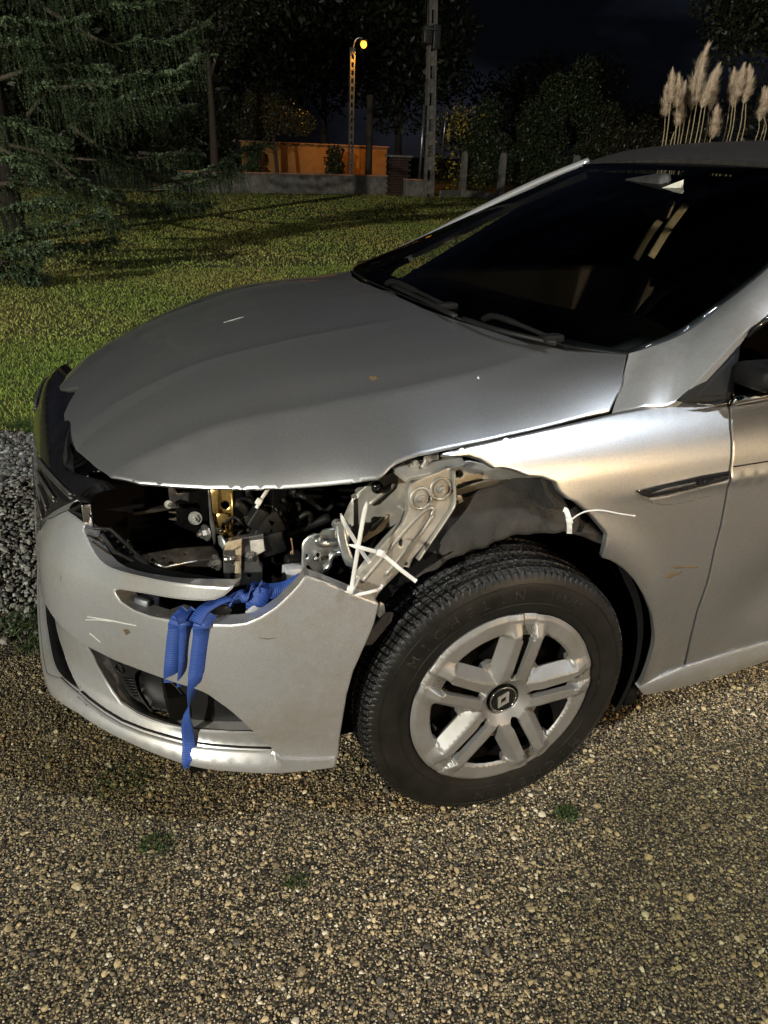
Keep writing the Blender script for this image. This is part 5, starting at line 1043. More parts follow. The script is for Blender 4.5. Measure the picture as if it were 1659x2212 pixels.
# fallen leaves on the lawn, each one loose
lv = bpy.data.meshes.new('fallen_leaf'); lv.from_pydata([(0, -.03, .004), (.016, -.008, .0), (.013, .018, .006), (0, .034, .002), (-.014, .016, .007), (-.016, -.01, .001), (0, 0, .010)], [], [(0, 1, 6), (1, 2, 6), (2, 3, 6), (3, 4, 6), (4, 5, 6), (5, 0, 6)])
lv.materials.append(mat('yellowed_leaf', (.30, .22, .08), .6, 0, var=.3, scale=40))
for k, (u, v) in enumerate(((135, 812), (222, 838), (415, 640), (560, 585), (120, 1040), (640, 470), (300, 668))):
    p = at(u, v, z=.03); o = bpy.data.objects.new('fallen_leaf', lv); COL.objects.link(o); o.location = p; o.rotation_euler = (random.uniform(-.4, .4), random.uniform(-.4, .4), random.uniform(0, 6)); s_ = .8+.12*k; o.scale = (s_, s_, s_)
    tag(o, ['yellowed leaf on the grass just above the grille corner', 'yellowed leaf on the grass left of the hood front', 'fallen leaf on the lawn midway along the hood edge', 'fallen leaf on the lawn close to the windscreen corner', 'pale leaf on the coarse chippings beside the grille', 'fallen leaf on the far lawn before the low wall', 'fallen leaf on the lawn near the spruce shade'][k], 'leaf', 'fallen leaves on the lawn')
# weeds in the gravel
def weed(u, v, n, h, r, lab):
    c = at(u, v, z=0); root = empty('weed_tuft', tuple(c)); tag(root, lab, 'weed', 'weeds growing through the gravel'); a = rng.uniform(0, 2*np.pi, n); rr = r*np.sqrt(rng.random(n)); P = np.stack([rr*np.cos(a), rr*np.sin(a)*.8, np.full(n, .002)], 1)
    t = np.array([.035, .065, .016])*rng.uniform(.5, 1.6, (n, 1)); o = blades('leaves', P, rng.uniform(.4, 1, n)*h, rng.uniform(.002, .0035, n), t, 2.2, parent=root); return root
weed(340, 1828, 130, .013, .040, 'small green grass tuft in the gravel below the bumper')
weed(1225, 1760, 150, .014, .030, 'round dark green weed in the gravel right below the front tyre')
weed(265, 1688, 200, .012, .07, 'larger mossy grass patch in the shade under the bumper lip')
weed(640, 1905, 60, .014, .03, 'thin sprig of green in the open gravel')
for k in range(4): weed([75, 45, 95, 60][k], [935, 922, 1395, 1352][k], 130, [.09, .07, .05, .06][k], [.05, .06, .07, .09][k], ['tall weed at the lawn edge nearest the grille', 'leafy weed at the left end of the lawn edge', 'grass clump at the foot of the coarse chippings', 'low grass patch among the chippings left of the bumper'][k])
tw_ = tube('twig', smooth_path([at(1480, 1560, z=.012), at(1498, 1590, z=.014), at(1515, 1625, z=.010)], 5), [.003]*6+[.0022]*5, mat('brown_twig', (.10, .065, .035), .8, 0, var=.3), None, 6); tag(tw_, 'thin brown twig lying on the gravel beside the sill', 'twig')

# ================================================================ HOUSE BEHIND THE CAMERA, WITH ITS WALL LAMPS
MT['render'] = mat('house_render', (.60, .57, .50), .9, 0, var=.08, scale=6, bump=.3, bscale=60)
house = empty('house', (1.5, -7.9, 0)); tag(house, 'pale rendered house standing behind the photographer', 'house')
def hbox(b, x0, x1, z0, z1, y0=-.3, y1=0): b.box(((x0+x1)/2, (y0+y1)/2, (z0+z1)/2), (x1-x0, y1-y0, z1-z0))
b = MB(); WN = [(-2.6, -1.2), (1.6, 3.0), (5.2, 6.6)]; xs = [-4]+[q for w_ in WN for q in w_]+[10]
for x0, x1 in zip(xs[::2], xs[1::2]): hbox(b, x0, x1, 0, 6.3)
for x0, x1 in WN: hbox(b, x0, x1, 0, .9); hbox(b, x0, x1, 2.2, 3.6); hbox(b, x0, x1, 4.9, 6.3)
b.build('wall', MT['render'], house)
for x0, x1 in WN:
    for z0 in (.9, 3.6):
        b = MB(); hbox(b, x0, x1, z0, z0+1.3, -.22, -.16); b.build('window', MT['dark_pane'] if 'dark_pane' in MT else MT.setdefault('dark_pane', mat('dark_pane', (.01, .01, .012), .08, 0, var=.2)), house)
b = MB(); b.box((3, .1, 6.42), (15, 1.6, .14)); b.build('eaves', mat('eaves_boards', (.16, .10, .06), .7, 0, var=.3), house)
wing = empty('house_wing', (8.2, -4.2, 0)); tag(wing, 'low side wing of the house behind the photographer', 'house')
b = MB(); b.box((.15, 0, 1.5), (.3, 7.0, 3.0)); b.build('wall', MT['render'], wing); b = MB(); b.box((-.02, .6, 1.05), (.06, 1.1, 2.1)); b.build('door', mat('dark_door', (.03, .03, .035), .4, 0, var=.2), wing)
b = MB(); b.box((0, 0, 3.08), (1.3, 7.8, .14)); b.build('eaves', mat('wing_eaves', (.16, .10, .06), .7, 0, var=.3), wing)
def lamp_fixture(name, loc, label, col, power, r, d):
    root = empty(name, loc); tag(root, label, 'lamp'); d = np.array(d, float); b = MB(); b.box(-d*.04, (.16, .16, .16), None, .02); b.box(-d*.02+np.array([0, 0, .14]), (.26, .26, .03), None, .008); b.build('bracket', MT['black_plastic'], root, True)
    ld = bpy.data.lights.new(name, 'POINT'); ld.energy = power; ld.color = col; ld.shadow_soft_size = r; lo_ = bpy.data.objects.new('bulb', ld); COL.objects.link(lo_); lo_.parent = root; lo_.location = tuple(d*.18)
    return root
YD = lamp_fixture('yard_lamp', (2.8, -4.0, 5.6), 'cool white yard lamp on a tall bent pole beside the photographer', (.84, .92, 1), P_FLOOD, .14, (0, 0, -1))
tube('pole', smooth_path([(.9, -1.0, -5.6), (.9, -1.0, -1), (.8, -.9, .2), (.1, -.1, .22)], 5), .045, MT['galv'], YD, 10)
lamp_fixture('porch_lamp', (3.4, -7.8, 2.7), 'warm porch lamp on the house wall behind the photographer', (1, .70, .38), P_PORCH, .06, (0, 1, 0))
MST = lamp_fixture('mast_lamp', (-17, -10, 6.6), 'tall mast lamp beside the house behind the photographer', (1, .97, .84), P_MAST, .12, (.8, .5, -.2))
tube('mast', [(0, 0, -6.6), (0, 0, -.1)], [.09, .05], MT['galv'], MST, 10)

# ================================================================ BACKGROUND
MT['bark'] = mat('rough_bark', (.06, .045, .032), .9, 0, var=.4, scale=25, bump=.8, bscale=60)
MT['needle'] = mat('spruce_needles', (1, 1, 1), .55, 0, attr='tone', spec=.4)
MT['leaf'] = mat('shrub_leaves', (1, 1, 1), .45, 0, attr='tone', spec=.5)
MT['concrete'] = mat('weathered_concrete', (.24, .225, .20), .9, 0, col2=(.10, .095, .085), scale=6, bump=.5, bscale=40, detail=10)
DENS = 2.0
def spruce(name, foot, height, R0, branches, label, seed):
    r = np.random.default_rng(seed); root = empty(name, foot); tag(root, label, 'tree')
    tube('trunk', [(0, 0, 0), (.03, 0, height*.5), (0, 0, height)], [.16, .10, .02], mat('spruce_bark', (.022, .016, .012), .95, 0, var=.4, bump=.8, bscale=60), root, 10)
    wood = MB(); f0 = np.array(foot); TW = []
    def twig(p, d, L, rad, tone): TW.append((*p, *unit(d), L, rad, *tone))
    for (pts, n_tw, Lt) in branches:
        P = smooth_path([np.array(q)-f0 for q in pts], 8); wood.tube(P, list(np.linspace(.028, .006, len(P))), 5)
        for k in range(int(n_tw*DENS)):
            t = .12+.88*r.random()**.85; i = t*(len(P)-1); j = min(int(i), len(P)-2); p = P[j]+(P[j+1]-P[j])*(i-j); dr = unit(P[j+1]-P[j]); side = unit(X3(dr, [0, 0, 1]))
            hang = r.random(); tone = np.array([.070, .105, .052])*r.uniform(.3, 1.5)
            if hang < .62:   # pendulous twig, made of two or three joints
                d = side*r.uniform(-.35, .35)+dr*r.uniform(0, .35)+np.array([0, 0, -1.]); L = Lt*r.uniform(.35, 1.1)*(1-.45*t); q = p+side*r.normal(0, .10)
                m_ = max(1, int(L/.13)); cd_ = unit(d)
                for z in range(m_):
                    twig(q, cd_, L/m_, .021, tone); q = q+cd_*L/m_; cd_ = unit(cd_+np.array([r.normal(0, .15), r.normal(0, .15), -.05]))
            else:
                sg = r.choice([-1, 1]); d = dr*r.uniform(.5, 1.1)+side*sg*r.uniform(.4, 1)+np.array([0, 0, r.uniform(-.25, .35)]); L = r.uniform(.10, .30)*(1-.3*t); twig(p+side*r.normal(0, .05), d, L, .026, tone*1.15)
                twig(p+unit(d)*L*.6, unit(d)+side*.5, L*.5, .024, tone*1.2); twig(p+unit(d)*L*.6, unit(d)-side*.5, L*.5, .024, tone*1.2)
        for e in range(4): twig(P[-1]-unit(P[-1]-P[-2])*.12, unit(P[-1]-P[-2])+r.normal(0, .35, 3), .16, .026, np.array([.07, .09, .05]))
    wood.build('branches', MT['bark'], root, True)['kind'] = 'stuff'
    TW = np.array(TW); m = len(TW); nn = 20; p, d, L, rad, tone = TW[:, None, :3], TW[:, None, 3:6], TW[:, None, 6:7], TW[:, None, 7:8], TW[:, None, 8:11]
    A = np.cross(d, np.array([.3, .2, 1])); A /= np.linalg.norm(A, axis=2)[..., None]+1e-9; Bv = np.cross(d, A)
    t = (np.arange(nn)[None, :, None]+r.random((m, nn, 1)))/nn; an = r.uniform(0, 2*np.pi, (m, nn, 1)); c = p+d*L*t-np.array([0, 0, .12])*L*t*t
    o_ = A*np.cos(an)+Bv*np.sin(an); tip = c+(o_*.82+d*.55)*rad*(1.15-.35*t); s_ = np.cross(o_, np.broadcast_to(d, o_.shape))*rad*.40
    V = np.stack([c-s_, c+s_, tip], 2).reshape(-1, 3); q = tone*r.uniform(.55, 1.45, (m, nn, 1)); C = np.stack([q*.7, q*.7, q*1.2], 2).reshape(-1, 3); T = np.arange(len(V)).reshape(-1, 3)
    o = fast_mesh('crown', np.array(V), np.array(T), MT['needle'], np.array(C), False, root); o['kind'] = 'stuff'; return root
def B(*q): return [at(u, v, y=y) for u, v, y in q]
F1 = at(20, 420, y=11.0); F1[2] = 0
br = [(B((60, 250, 9.2), (110, 196, 8.7), (218, 182, 8.4), (291, 168, 8.3), (364, 163, 8.4), (433, 124, 8.6)), 210, .55), (B((120, 200, 9.0), (200, 225, 8.6), (300, 210, 8.3), (380, 190, 8.2)), 120, .5),
      (B((150, 270, 9.4), (205, 310, 9.3), (255, 350, 9.5), (330, 388, 9.8), (400, 384, 10), (473, 358, 10.2), (520, 327, 10.3), (572, 316, 10.4)), 230, .42), (B((330, 400, 9.4), (400, 400, 9.8), (470, 385, 10.2), (530, 360, 10.3)), 130, .5),
      (B((20, 520, 7.6), (73, 502, 7.5), (145, 486, 7.4), (218, 468, 7.4), (245, 480, 7.4)), 110, .28), (B((0, 320, 7.9), (40, 345, 7.7), (90, 375, 7.6)), 70, .32), (B((-40, 560, 7.2), (10, 520, 7.0), (45, 505, 6.9)), 60, .3), (B((-30, 610, 6.9), (20, 560, 6.7), (60, 545, 6.6), (85, 540, 6.6)), 80, .3),
      (B((-20, 120, 8.6), (20, 95, 8.4), (60, 100, 8.3), (80, 105, 8.3)), 70, .35), (B((100, 20, 9.4), (230, 95, 9.2), (300, 90, 9.2), (380, 85, 9.3), (440, 58, 9.4)), 130, .42), (B((190, -60, 9.4), (260, 10, 9.2), (330, 5, 9.2), (425, -10, 9.3)), 130, .45), (B((20, -20, 9.4), (100, -30, 9.0), (200, -40, 9.0), (330, -60, 9.2)), 120, .45),
      (B((280, 235, 10.4), (340, 240, 10.6), (420, 230, 10.8)), 70, .4), (B((200, 420, 9.2), (270, 440, 9.3), (340, 445, 9.4), (400, 440, 9.6)), 90, .25), (B((100, 330, 9.2), (180, 400, 8.9), (240, 420, 8.7)), 80, .35)]
br += [(B((-60, 470, 8.2), (20, 455, 7.9), (90, 440, 7.7), (150, 445, 7.6)), 90, .4), (B((-40, 400, 8.6), (60, 395, 8.3), (150, 400, 8.1), (220, 415, 8.0)), 100, .45), (B((-60, 250, 8.6), (20, 260, 8.3), (80, 285, 8.1), (130, 310, 8.0)), 100, .5), (B((0, 170, 9.0), (70, 150, 8.8), (150, 145, 8.7), (230, 150, 8.6)), 100, .5), (B((-50, 60, 9), (40, 50, 8.8), (120, 55, 8.7), (190, 40, 8.7)), 100, .5),
       (B((-60, 600, 7.4), (-10, 575, 7.1), (40, 590, 6.9), (75, 600, 6.8)), 60, .22), (B((60, 540, 8.2), (130, 535, 8.0), (190, 530, 7.9), (240, 520, 7.9)), 80, .25), (B((230, 470, 9.6), (300, 465, 9.7), (380, 455, 9.9), (450, 440, 10.2)), 90, .25), (B((300, 330, 10.2), (370, 335, 10.4), (430, 330, 10.6)), 70, .5)]
rr_ = np.random.default_rng(5)
for k in range(24):   # the rest of the tree, round its trunk
    a = rr_.uniform(0, 2*np.pi); z = rr_.uniform(.5, 9); L = 3.1*(1-z/13); p0 = F1+np.array([0, 0, z+.25]); br.append(([p0, p0+np.array([math.cos(a)*L*.5, math.sin(a)*L*.5, -.15]), p0+np.array([math.cos(a)*L, math.sin(a)*L, -.05])], 26, .5))
spruce('spruce_tree', tuple(F1), 12, 3, br, 'large dark spruce with drooping branches at the left of the lawn', 11)

def leaf_cloud(blobs, n, size, tones, seed, droop=0):
    r = np.random.default_rng(seed); V = []; C = []; wts = np.array([b[3] for b in blobs], float); wts /= wts.sum(); ks = r.choice(len(blobs), n, p=wts)
    cen = np.array([b[0] for b in blobs])[ks]; rad = np.array([b[1] for b in blobs])[ks]; d = r.normal(size=(n, 3)); d /= np.linalg.norm(d, axis=1)[:, None]; P = cen+d*rad*(r.random((n, 1))**.45)
    s_ = size*r.uniform(.6, 1.3, n); a = r.normal(size=(n, 3)); a /= np.linalg.norm(a, axis=1)[:, None]; b = X3(a, r.normal(size=(n, 3))); b /= np.linalg.norm(b, axis=1)[:, None]; b[:, 2] -= droop
    V = np.stack([P-a*s_[:, None]*.9, P+b*s_[:, None]*.42, P+a*s_[:, None]*.9, P-b*s_[:, None]*.42], 1); T = np.array([(0, 1, 2), (0, 2, 3)])[None]+(np.arange(n)*4)[:, None, None]
    t = np.array(tones); c = t[r.integers(0, len(t), n)]*r.uniform(.55, 1.4, (n, 1)); return V.reshape(-1, 3), T.reshape(-1, 3), np.repeat(c, 4, 0)
def tree(name, foot, trunk, blobs, n, size, tones, label, seed, cat='tree', tr=.15):
    root = empty(name, tuple(foot)); tag(root, label, cat); f0 = np.array(foot, float)
    b = MB(); P = [np.array(p, float)-f0 for p in trunk]; b.tube(smooth_path(P, 4), list(np.linspace(tr, tr*.4, 4*(len(P)-1)+1)), 8)
    top = P[-1]
    for q in blobs[:7]:
        e = np.array(q[0])-f0; s_ = P[0]+(top-P[0])*.7; b.tube([s_, s_+(e-s_)*.5+np.array([0, 0, .1]), e], [tr*.45, tr*.3, tr*.1], 6)
    b.build('trunk', MT['bark'], root, True)
    V, T, C = leaf_cloud(blobs, n, size, tones, seed); o = fast_mesh('crown', V-f0, T, MT['leaf'], C, False, root); o['kind'] = 'stuff'; return root
def bl(u, v, y, r, w_=1): return (at(u, v, y=y), np.array(r), None, w_)
DK = [(.030, .036, .016), (.040, .045, .022), (.022, .028, .012)]
# bare-stemmed tree with the pale trunk
tree('slender_tree', (*at(463, 345, y=30)[:2], 0), [(*at(463, 345, y=30)[:2], 0), at(461, 300, y=30), at(457, 230, y=30), at(452, 160, y=30), at(448, 60, y=30)], [bl(440, 20, 30, (2.2, 2, 1.8)), bl(520, -40, 30, (2, 2, 1.6)), bl(360, -60, 30, (2, 2, 1.8)), bl(470, 90, 30.5, (1.2, 1, .9))], 5000, .10, DK, 'slender tree with a pale leaning trunk right of the spruce', 2, tr=.17)
tree('garden_bush', (*at(600, 330, y=36)[:2], 0), [(*at(600, 330, y=36)[:2], 0), at(590, 290, y=36), at(585, 250, y=36)], [bl(590, 250, 36, (1.3, 1, .9)), bl(640, 265, 36, (1, .8, .6)), bl(550, 270, 36, (1.0, .8, .8)), bl(560, 220, 36.5, (.8, .7, .7))], 5200, .07, [(.06, .055, .02), (.08, .06, .025), (.04, .045, .018)], 'rounded leafy bush behind the low wall, faintly lit', 3, 'bush', .1)
for k, (u, y, v0, rr2, sd) in enumerate(((560, 52, 60, 5.0, 21), (700, 58, 20, 6.0, 22), (860, 54, 70, 5.0, 23), (330, 48, 40, 5.0, 24), (150, 46, 120, 5.0, 25), (30, 44, 150, 4.6, 26))):
    f = at(u, 330, y=y); f[2] = 0
    tree('dark_tree', tuple(f), [tuple(f), tuple(f+np.array([0, 0, 5])), tuple(f+np.array([.3, 0, 9]))], [bl(u+du, v0+dv, y+dy, (rr2*.62, rr2*.6, rr2*.5)) for du, dv, dy in ((0, 0, 0), (-70, 70, 1), (70, 70, -1), (-40, -80, 0), (50, -90, 1), (0, 140, 0), (-90, -10, 0), (90, -10, 0))], 9000, .26, DK, ['tall black tree left of the street lamp', 'broad black tree behind the street lamp', 'black tree behind the utility pole', 'black tree seen between the spruce branches', 'dark tree behind the lower spruce boughs', 'dark tree at the far left behind the spruce'][k], sd, tr=.3)
for k, (u, y, r2) in enumerate(((190, 40, 2.6), (330, 42, 2.6), (430, 44, 2.4), (60, 38, 2.6), (725, 37, .8), (548, 38.5, .6))):
    f = at(u, 335, y=y); f[2] = 0
    tree('dark_hedge', tuple(f), [tuple(f), tuple(f+np.array([0, 0, 1.6]))], [(f+np.array([random.uniform(-1.6, 1.6)*min(1, r2/2.6)**2.2, random.uniform(-.5, .5)*r2/2.6, random.uniform(.6, 3.6)*min(1, r2/1.9)]), np.array([1.5, .8, 1.1])*r2/2.6, None, 1) for i in range(8)], 5000 if r2 > 1 else 1500, .17 if r2 > 1 else .10, DK, ['dark shrub behind the spruce, second from the left', 'dark shrub between the spruce and the slender tree', 'dark shrub just left of the slender tree trunk', 'dark shrub at the far left behind the spruce', 'small dark bush in front of the orange wall beside the lamp post', 'small dark bush at the left end of the orange wall'][k], 80+k, 'shrub', .08)
# low boundary wall with coping, pier and stub
W0, W1 = np.array([3.6, 25.1]), at(833, 420, z=0)[:2]
def wall_run(name, a, b, h, th, label, cap, cat='wall'):
    a, b = np.array(a), np.array(b); L = np.linalg.norm(b-a); an = math.atan2(b[1]-a[1], b[0]-a[0]); root = empty(name, ((a[0]+b[0])/2, (a[1]+b[1])/2, 0)); root.rotation_euler = (0, 0, an); tag(root, label, cat)
    m_ = MB(); m_.box((0, 0, h/2), (L, th, h)); m_.build('wall_body', MT['concrete'], root)
    if cap:
        n = max(1, int(L/.55)); me = None
        for i in range(n):
            m_ = MB(); m_.box((0, 0, 0), (L/n-.012, th+.09, .045), None, .006)
            if me is None: o = m_.build('coping_tile', cap, root); me = o.data
            else: o = bpy.data.objects.new('coping_tile', me); COL.objects.link(o); o.parent = root
            o.location = (-L/2+(i+.5)*L/n, 0, h+.025+random.uniform(-.003, .003))
    return root
MT['coping'] = mat('terracotta_coping', (.46, .24, .14), .75, 0, var=.2, scale=10)
wall_run('boundary_wall', W0, W1, .60, .20, 'low grey rendered wall with terracotta coping at the end of the lawn', MT['coping'])
p = at(905, 424, z=0)[:2]; wall_run('wall_stub', p-np.array([.55, -.1]), p+np.array([.42, .1]), .52, .20, 'short pale stub of low wall beside the utility pole', MT['coping'])
pr_ = empty('gate_pier', (*at(858, 421, z=0)[:2], 0)); tag(pr_, 'dark brick gate pier between the two lengths of low wall', 'pier')
brk = None
for i in range(14):
    for j in range(2):
        if brk is None: m_ = MB(); m_.box((0, 0, 0), (.36, .36, .075), None, .006); brk = m_.build('brick', mat('dark_brick', (.05, .025, .02), .85, 0, var=.3, scale=15), pr_); o = brk
        else: o = bpy.data.objects.new('brick', brk.data); COL.objects.link(o); o.parent = pr_
        o.location = ((j-.5)*.375+(.05 if i % 2 else -.05), 0, .045+i*.088)
m_ = MB(); m_.box((0, 0, 1.29), (.92, .5, .07), None, .01); m_.build('cap_stone', MT['concrete'], pr_)
# orange-lit garden wall across the road
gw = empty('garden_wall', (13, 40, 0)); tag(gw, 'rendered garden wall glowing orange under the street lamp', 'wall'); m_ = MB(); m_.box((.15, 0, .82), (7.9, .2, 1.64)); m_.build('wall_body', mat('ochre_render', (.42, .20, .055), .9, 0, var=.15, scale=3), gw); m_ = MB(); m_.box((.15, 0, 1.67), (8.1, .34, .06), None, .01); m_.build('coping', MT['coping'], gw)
rd = sheet('road', [(-40, 29), (60, 33), (60, 39.4), (-40, 37)], .0, mat('asphalt', (.05, .05, .05), .8, 0, var=.2, scale=8, bump=.3, bscale=60))
# street lamp: concrete post with rungs, arm and sodium head
LP = at(757, 372, y=37.5); LP[2] = 0; LT = at(783, 97, y=37.5); Hh = LT[2]-.15
lamp = empty('street_lamp', tuple(LP)); tag(lamp, 'lit sodium street lamp on a pierced concrete post', 'street lamp')
m_ = MB()
for s_ in (-1, 1): m_.box((s_*.09, 0, Hh/2), (.05, .16, Hh))
m_.build('post', MT['concrete'], lamp)
rung = None
for i in range(int(Hh/.34)):
    if rung is None: m_ = MB(); m_.box((0, 0, 0), (.14, .15, .13)); rung = m_.build('rung', MT['concrete'], lamp); o = rung
    else: o = bpy.data.objects.new('rung', rung.data); COL.objects.link(o); o.parent = lamp
    o.location = (0, 0, .2+i*.34)
dx = LT[0]-LP[0]; tube('arm', smooth_path([(0, 0, Hh-.3), (.1, 0, Hh+.25), (dx*.6, -.1, Hh+.42), (dx, -.15, Hh+.38)], 5), .035, MT['steel'], lamp, 8)
m_ = MB(); m_.box((dx, -.15, Hh+.34), (.42, .22, .10), None, .03); m_.build('lamp_head', MT['bracket'], lamp, True)
em_ = bpy.data.materials.new('sodium_glow'); em_.use_nodes = True; nt_ = em_.node_tree; nt_.nodes.clear(); e_ = nt_.nodes.new('ShaderNodeEmission'); e_.inputs[0].default_value = (1, .36, .03, 1); e_.inputs[1].default_value = 5; o_ = nt_.nodes.new('ShaderNodeOutputMaterial'); nt_.links.new(e_.outputs[0], o_.inputs[0])
bm = bmesh.new(); bmesh.ops.create_icosphere(bm, subdivisions=2, radius=.15); me = bpy.data.meshes.new('bulb'); bm.to_mesh(me); bm.free(); me.materials.append(em_); o = bpy.data.objects.new('bulb', me); COL.objects.link(o); o.parent = lamp; o.location = (dx, -.15, Hh+.16); o.scale = (1, 1, 1.15)
ld = bpy.data.lights.new('sodium', 'SPOT'); ld.spot_size = R_(140); ld.spot_blend = .4; ld.energy = 560; ld.color = (1, .42, .06); ld.shadow_soft_size = .16; o = bpy.data.objects.new('lamp_light', ld); COL.objects.link(o); o.parent = lamp; o.location = (dx, -.30, Hh-.02)
# utility pole with conduits and box
PB = at(925, 425, y=25.0); PB[2] = 0; PT = at(935, 0, y=25); up_ = empty('utility_pole', tuple(PB)); tag(up_, 'tall concrete utility pole with metal conduits and a junction box', 'utility pole'); lean = (PT[0]-PB[0])/PT[2]
m_ = MB()
for s_ in (-1, 1):
    V = []
    for z, w_, c in ((0, .07, .145), (9, .05, .085)):
        for a, b in ((-1, -1), (1, -1), (1, 1), (-1, 1)): V.append(np.array([s_*c+a*w_/2+lean*z, b*.11, z]))
    m_.add(V, [(0, 1, 2, 3), (4, 7, 6, 5)]+[(i, 4+i, 4+(i+1) % 4, (i+1) % 4)[::-1] for i in range(4)])
m_.build('post', MT['concrete'], up_)
web = None
for i in range(11):
    if web is None: m_ = MB(); m_.box((0, 0, 0), (.25, .14, .42)); web = m_.build('web', MT['concrete'], up_); o = web
    else: o = bpy.data.objects.new('web', web.data); COL.objects.link(o); o.parent = up_
    z = .3+i*.8; o.location = (lean*z, 0, z); o.scale = (1-.04*i, 1, 1)
for a, b, r_ in (((917, 225), (906, 385), .045), ((965, 230), (955, 330), .03)):
    tube('conduit', [np.array(at(*a, y=24.75))-PB, np.array(at(*b, y=24.75))-PB], r_, MT['galv'], up_, 8)
m_ = MB(); m_.box(np.array(at(923, 75, y=24.7))-PB, (.30, .22, .50), None, .02); m_.box(np.array(at(942, 80, y=24.8))-PB, (.26, .2, .7), None, .02); m_.build('junction_box', MT['bracket'], up_, True)
m_ = MB(); m_.box(np.array(at(925, 63, y=24.6))-PB, (.34, .26, .03)); m_.build('box_lid', MT['galv'], up_)
tube('cable', [np.array(at(918, -40, y=24.8))-PB, np.array(at(921, 50, y=24.7))-PB], .02, MT['black_plastic'], up_, 6)
p2 = at(796, 372, y=33); p2[2] = 0; tp = at(800, 205, y=33); o = tube('wooden_post', [tuple(p2), tuple(tp)], [.16, .14], MT['bark'], None, 10); tag(o, 'stout grey timber post just right of the street lamp', 'post')
# fence: concrete posts, plinth boards, wires
fp_ = [at(998, 424, z=0), at(1079, 433, z=0)]; d_ = fp_[1]-fp_[0]; fp_.append(fp_[1]+np.array([1.2, -2.6, 0])); fp_.append(fp_[2]+np.array([1.3, -2.6, 0]))
labs = ['concrete fence post nearest the utility pole', 'second concrete fence post right of the utility pole', 'concrete fence post just above the windscreen edge', 'concrete fence post hidden behind the car roof']
for k, p in enumerate(fp_):
    m_ = MB(); V = [np.array([a*w_, b*w_, z]) for z, w_ in ((0, .10), (1.45, .085), (1.53, .05)) for a, b in ((-1, -1), (1, -1), (1, 1), (-1, 1))]; m_.add(V, [(3, 2, 1, 0), (8, 9, 10, 11)]+[(r_*4+i, r_*4+(i+1) % 4, r_*4+4+(i+1) % 4, r_*4+4+i) for r_ in (0, 1) for i in range(4)]); o = m_.build('fence_post', MT['concrete']); o.location = p; tag(o, labs[k], 'fence post', 'concrete fence posts')
m_ = MB(); pts_ = [PB+np.array([.4, 0, 0])]+fp_
fe = empty('fence_plinth', tuple(pts_[0])); tag(fe, 'low concrete gravel boards between the fence posts', 'fence')
for a, b in zip(pts_[:-1], pts_[1:]):
    L = np.linalg.norm(b-a); an = math.atan2(b[1]-a[1], b[0]-a[0]); m_ = MB(); m_.box((0, 0, .11), (L-.2, .05, .22), None, .005); o = m_.build('gravel_board', MT['concrete'], fe); o.location = (a+b)/2-pts_[0]; o.rotation_euler = (0, 0, an)
# hedge shrubs behind the fence
GR = [(.035, .050, .018), (.05, .065, .022), (.025, .035, .014)]
hs = [(990, 270, 26.5, 150, 90, [(.34, .26, .04), (.45, .34, .05), (.05, .055, .02)], 'sparse bush with yellow leaves beside the utility pole', 1500, .075), (1050, 300, 26, 90, 160, GR, 'dark leafy shrub behind the first fence posts', 5200, .07), (1140, 250, 25.5, 130, 200, GR, 'tall rounded laurel shrub in the middle of the hedge', 8200, .075), (1250, 260, 25, 120, 200, GR, 'tall laurel shrub at the right of the hedge with pale leaf glints', 8000, .075), (1340, 300, 24, 120, 140, [(.05, .04, .02), (.035, .04, .016)], 'low brownish shrub below the tree line', 5200, .07), (1440, 330, 20, 120, 120, [(.05, .05, .022), (.03, .035, .015)], 'low dark shrub behind the pampas grass', 4200, .06)]
for k, (u, v, y, wu, hv, tn, lab, n, sz) in enumerate(hs):
    f = at(u, 420, y=y); f[2] = 0; q = 1/FPX*np.linalg.norm(f-CPOS)
    top = at(u, v-hv*.6, y=y); hgt = top[2]; bls = []
    for i in range(9):
        t = i/8; bls.append((f+np.array([random.uniform(-1, 1)*wu*q*.38, random.uniform(-.5, .5), hgt*(.15+.75*t*random.uniform(.7, 1.1))]), np.array([wu*q*.28, .6, hgt*.20]), None, 1))
    tree('hedge_shrub' if k else 'yellow_leaf_bush', tuple(f), [tuple(f), tuple(f+np.array([.05, 0, hgt*.6]))], bls, n, sz, tn, lab, 40+k, 'shrub', .05)
# distant tree line and dark tree at the right edge
for k, (u, v, y, r2, n, lab) in enumerate(((1210, 200, 75, 5, 3500, 'distant tree on the skyline above the hedge'), (1330, 225, 80, 5.5, 3500, 'distant tree on the skyline left of the pampas grass'), (1440, 235, 85, 6, 3500, 'distant tree on the skyline behind the pampas grass'), (1700, 60, 22, 2.4, 9000, 'dark tree rising at the right edge of the picture'), (1080, 215, 70, 4.5, 3500, 'distant tree on the skyline right of the utility pole'))):
    f = at(u, 330, y=y); f[2] = 0; c = at(u, v, y=y)
    tree('skyline_tree' if k != 3 else 'edge_tree', tuple(f), [tuple(f), (f[0], f[1], c[2])], [(c+np.array([random.uniform(-1, 1)*r2, random.uniform(-1, 1), random.uniform(-1, .7)*r2*.8]), np.array([r2*.7, r2*.6, r2*.5]), None, 1) for i in range(7)]+[(np.array([c[0], c[1], c[2]*.4]), np.array([r2*1.1, r2*.6, c[2]*.45]), None, 2)], n, .3 if k != 3 else .12, DK, lab, 60+k, tr=.25)
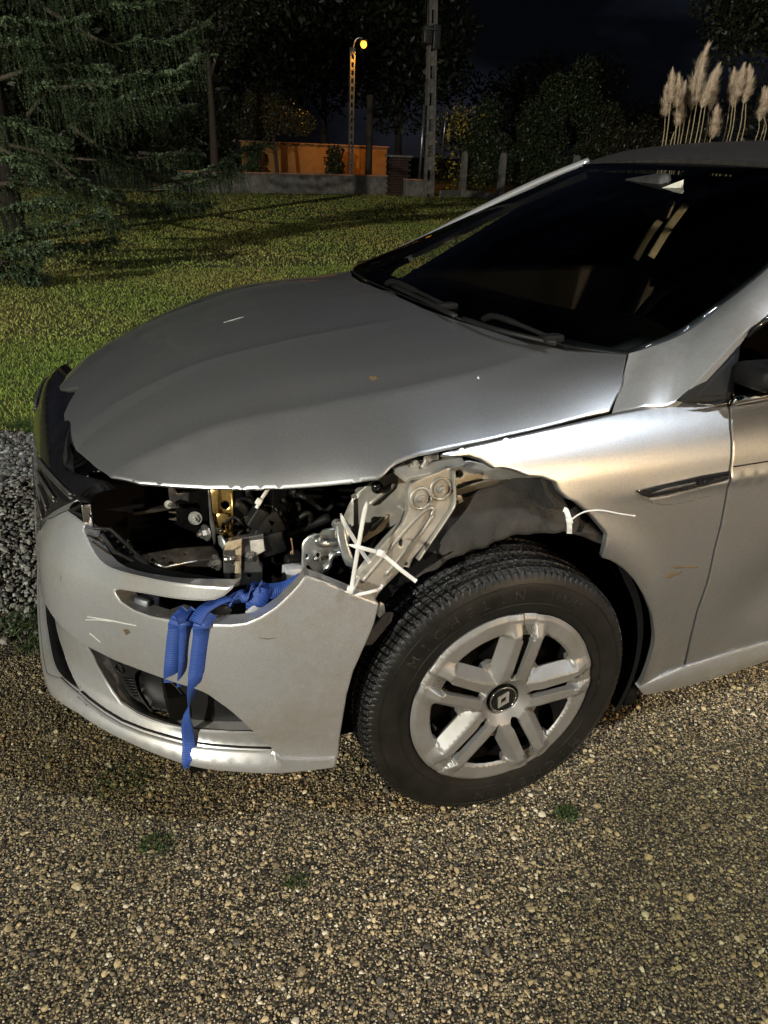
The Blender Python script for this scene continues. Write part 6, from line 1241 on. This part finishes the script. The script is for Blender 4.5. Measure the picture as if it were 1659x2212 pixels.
# pampas grass: every plume on its own stalk
MT['plume'] = mat('pampas_plume', (.74, .60, .45), .9, 0, var=.15, scale=20, spec=.1); MT['stalk'] = mat('dry_stalk', (.45, .36, .22), .8, 0, var=.2, scale=30)
PA = empty('pampas_grass', (9.4, 9.2, 0)); tag(PA, 'clump of pampas grass with pale feathery plumes above the car roof', 'pampas grass'); pf = np.array([9.4, 9.2, 0])
pl_ = [((1430, 318), (1437, 255), (1440, 195)), ((1437, 318), (1448, 225), (1452, 165)), ((1462, 320), (1470, 245), (1478, 190)), ((1468, 318), (1485, 215), (1528, 100)), ((1478, 320), (1493, 240), (1500, 185)), ((1500, 316), (1515, 235), (1540, 165)), ((1508, 316), (1525, 220), (1550, 150)), ((1560, 312), (1577, 220), (1585, 160)), ((1575, 311), (1590, 215), (1605, 150)), ((1590, 310), (1606, 225), (1622, 165)), ((1630, 308), (1640, 265), (1650, 200)), ((1640, 308), (1655, 240), (1668, 190)), ((1530, 316), (1540, 300), (1548, 240)), ((1446, 322), (1462, 275), (1470, 230)), ((1455, 322), (1462, 235), (1466, 175)), ((1488, 318), (1505, 225), (1516, 150)), ((1520, 316), (1533, 240), (1545, 180)), ((1568, 312), (1582, 235), (1592, 170)), ((1600, 310), (1612, 215), (1618, 155)), ((1648, 308), (1650, 250), (1656, 205))]
rp_ = np.random.default_rng(9)
for k, (a, b, c) in enumerate(pl_):
    yy = 9.2+rp_.uniform(-.5, .5); A1, B1, C1 = [at(*q, y=yy)-pf for q in (a, b, c)]; gnd = np.array([A1[0]*.8-.1, A1[1]*.9, 0.])
    st_ = tube('stalk', smooth_path([gnd, A1, B1], 4), .008, MT['stalk'], PA, 6)
    ax = C1-B1; L = np.linalg.norm(ax); V = []; T = []; nn = 1700; ax = ax/L; s1 = unit(X3(ax, [0, 1, 0])); s2 = X3(ax, s1); wmax = .15*(L/.5)**.5*rp_.uniform(.85, 1.15)
    for i in range(nn):
        t = rp_.random()**.9; an = rp_.uniform(0, 2*np.pi); wdt = wmax*(.35+.65*math.sin(math.pi*min(1, t*.9+.08))**.8)*(1.05-.5*t)*(1+.35*math.sin(t*17+k)); p0 = ax*L*t*.95; o_ = s1*math.cos(an)+s2*math.sin(an); tip = p0+ax*(.05+.12*rp_.random())+o_*wdt*rp_.uniform(.15, 1.15)+np.array([rp_.uniform(-.1, .5), 0, rp_.uniform(-.9, .1)])*wdt*.55; m_ = (p0+tip)/2+o_*wdt*.2; sd = X3(o_, ax)*rp_.uniform(.0015, .004)
        j = len(V); V += [p0+sd, p0-sd, m_+sd*1.2, m_-sd*1.2, tip]; T += [(j, j+1, j+3), (j, j+3, j+2), (j+2, j+3, j+4)]
    o = fast_mesh('plume', np.array(V), np.array(T), MT['plume'], None, False, PA); o.location = B1
n = 900; a = rp_.uniform(0, 2*np.pi, n); P = np.stack([np.cos(a)*.5*rp_.random(n)+rp_.uniform(-1.3, 1.3, n), np.sin(a)*.4*rp_.random(n), np.zeros(n)], 1)
o = blades('leaves', P, rp_.uniform(.9, 1.7, n), np.full(n, .012), np.array([.09, .08, .035])*rp_.uniform(.5, 1.4, (n, 1)), .8, parent=PA); o['kind'] = 'stuff'
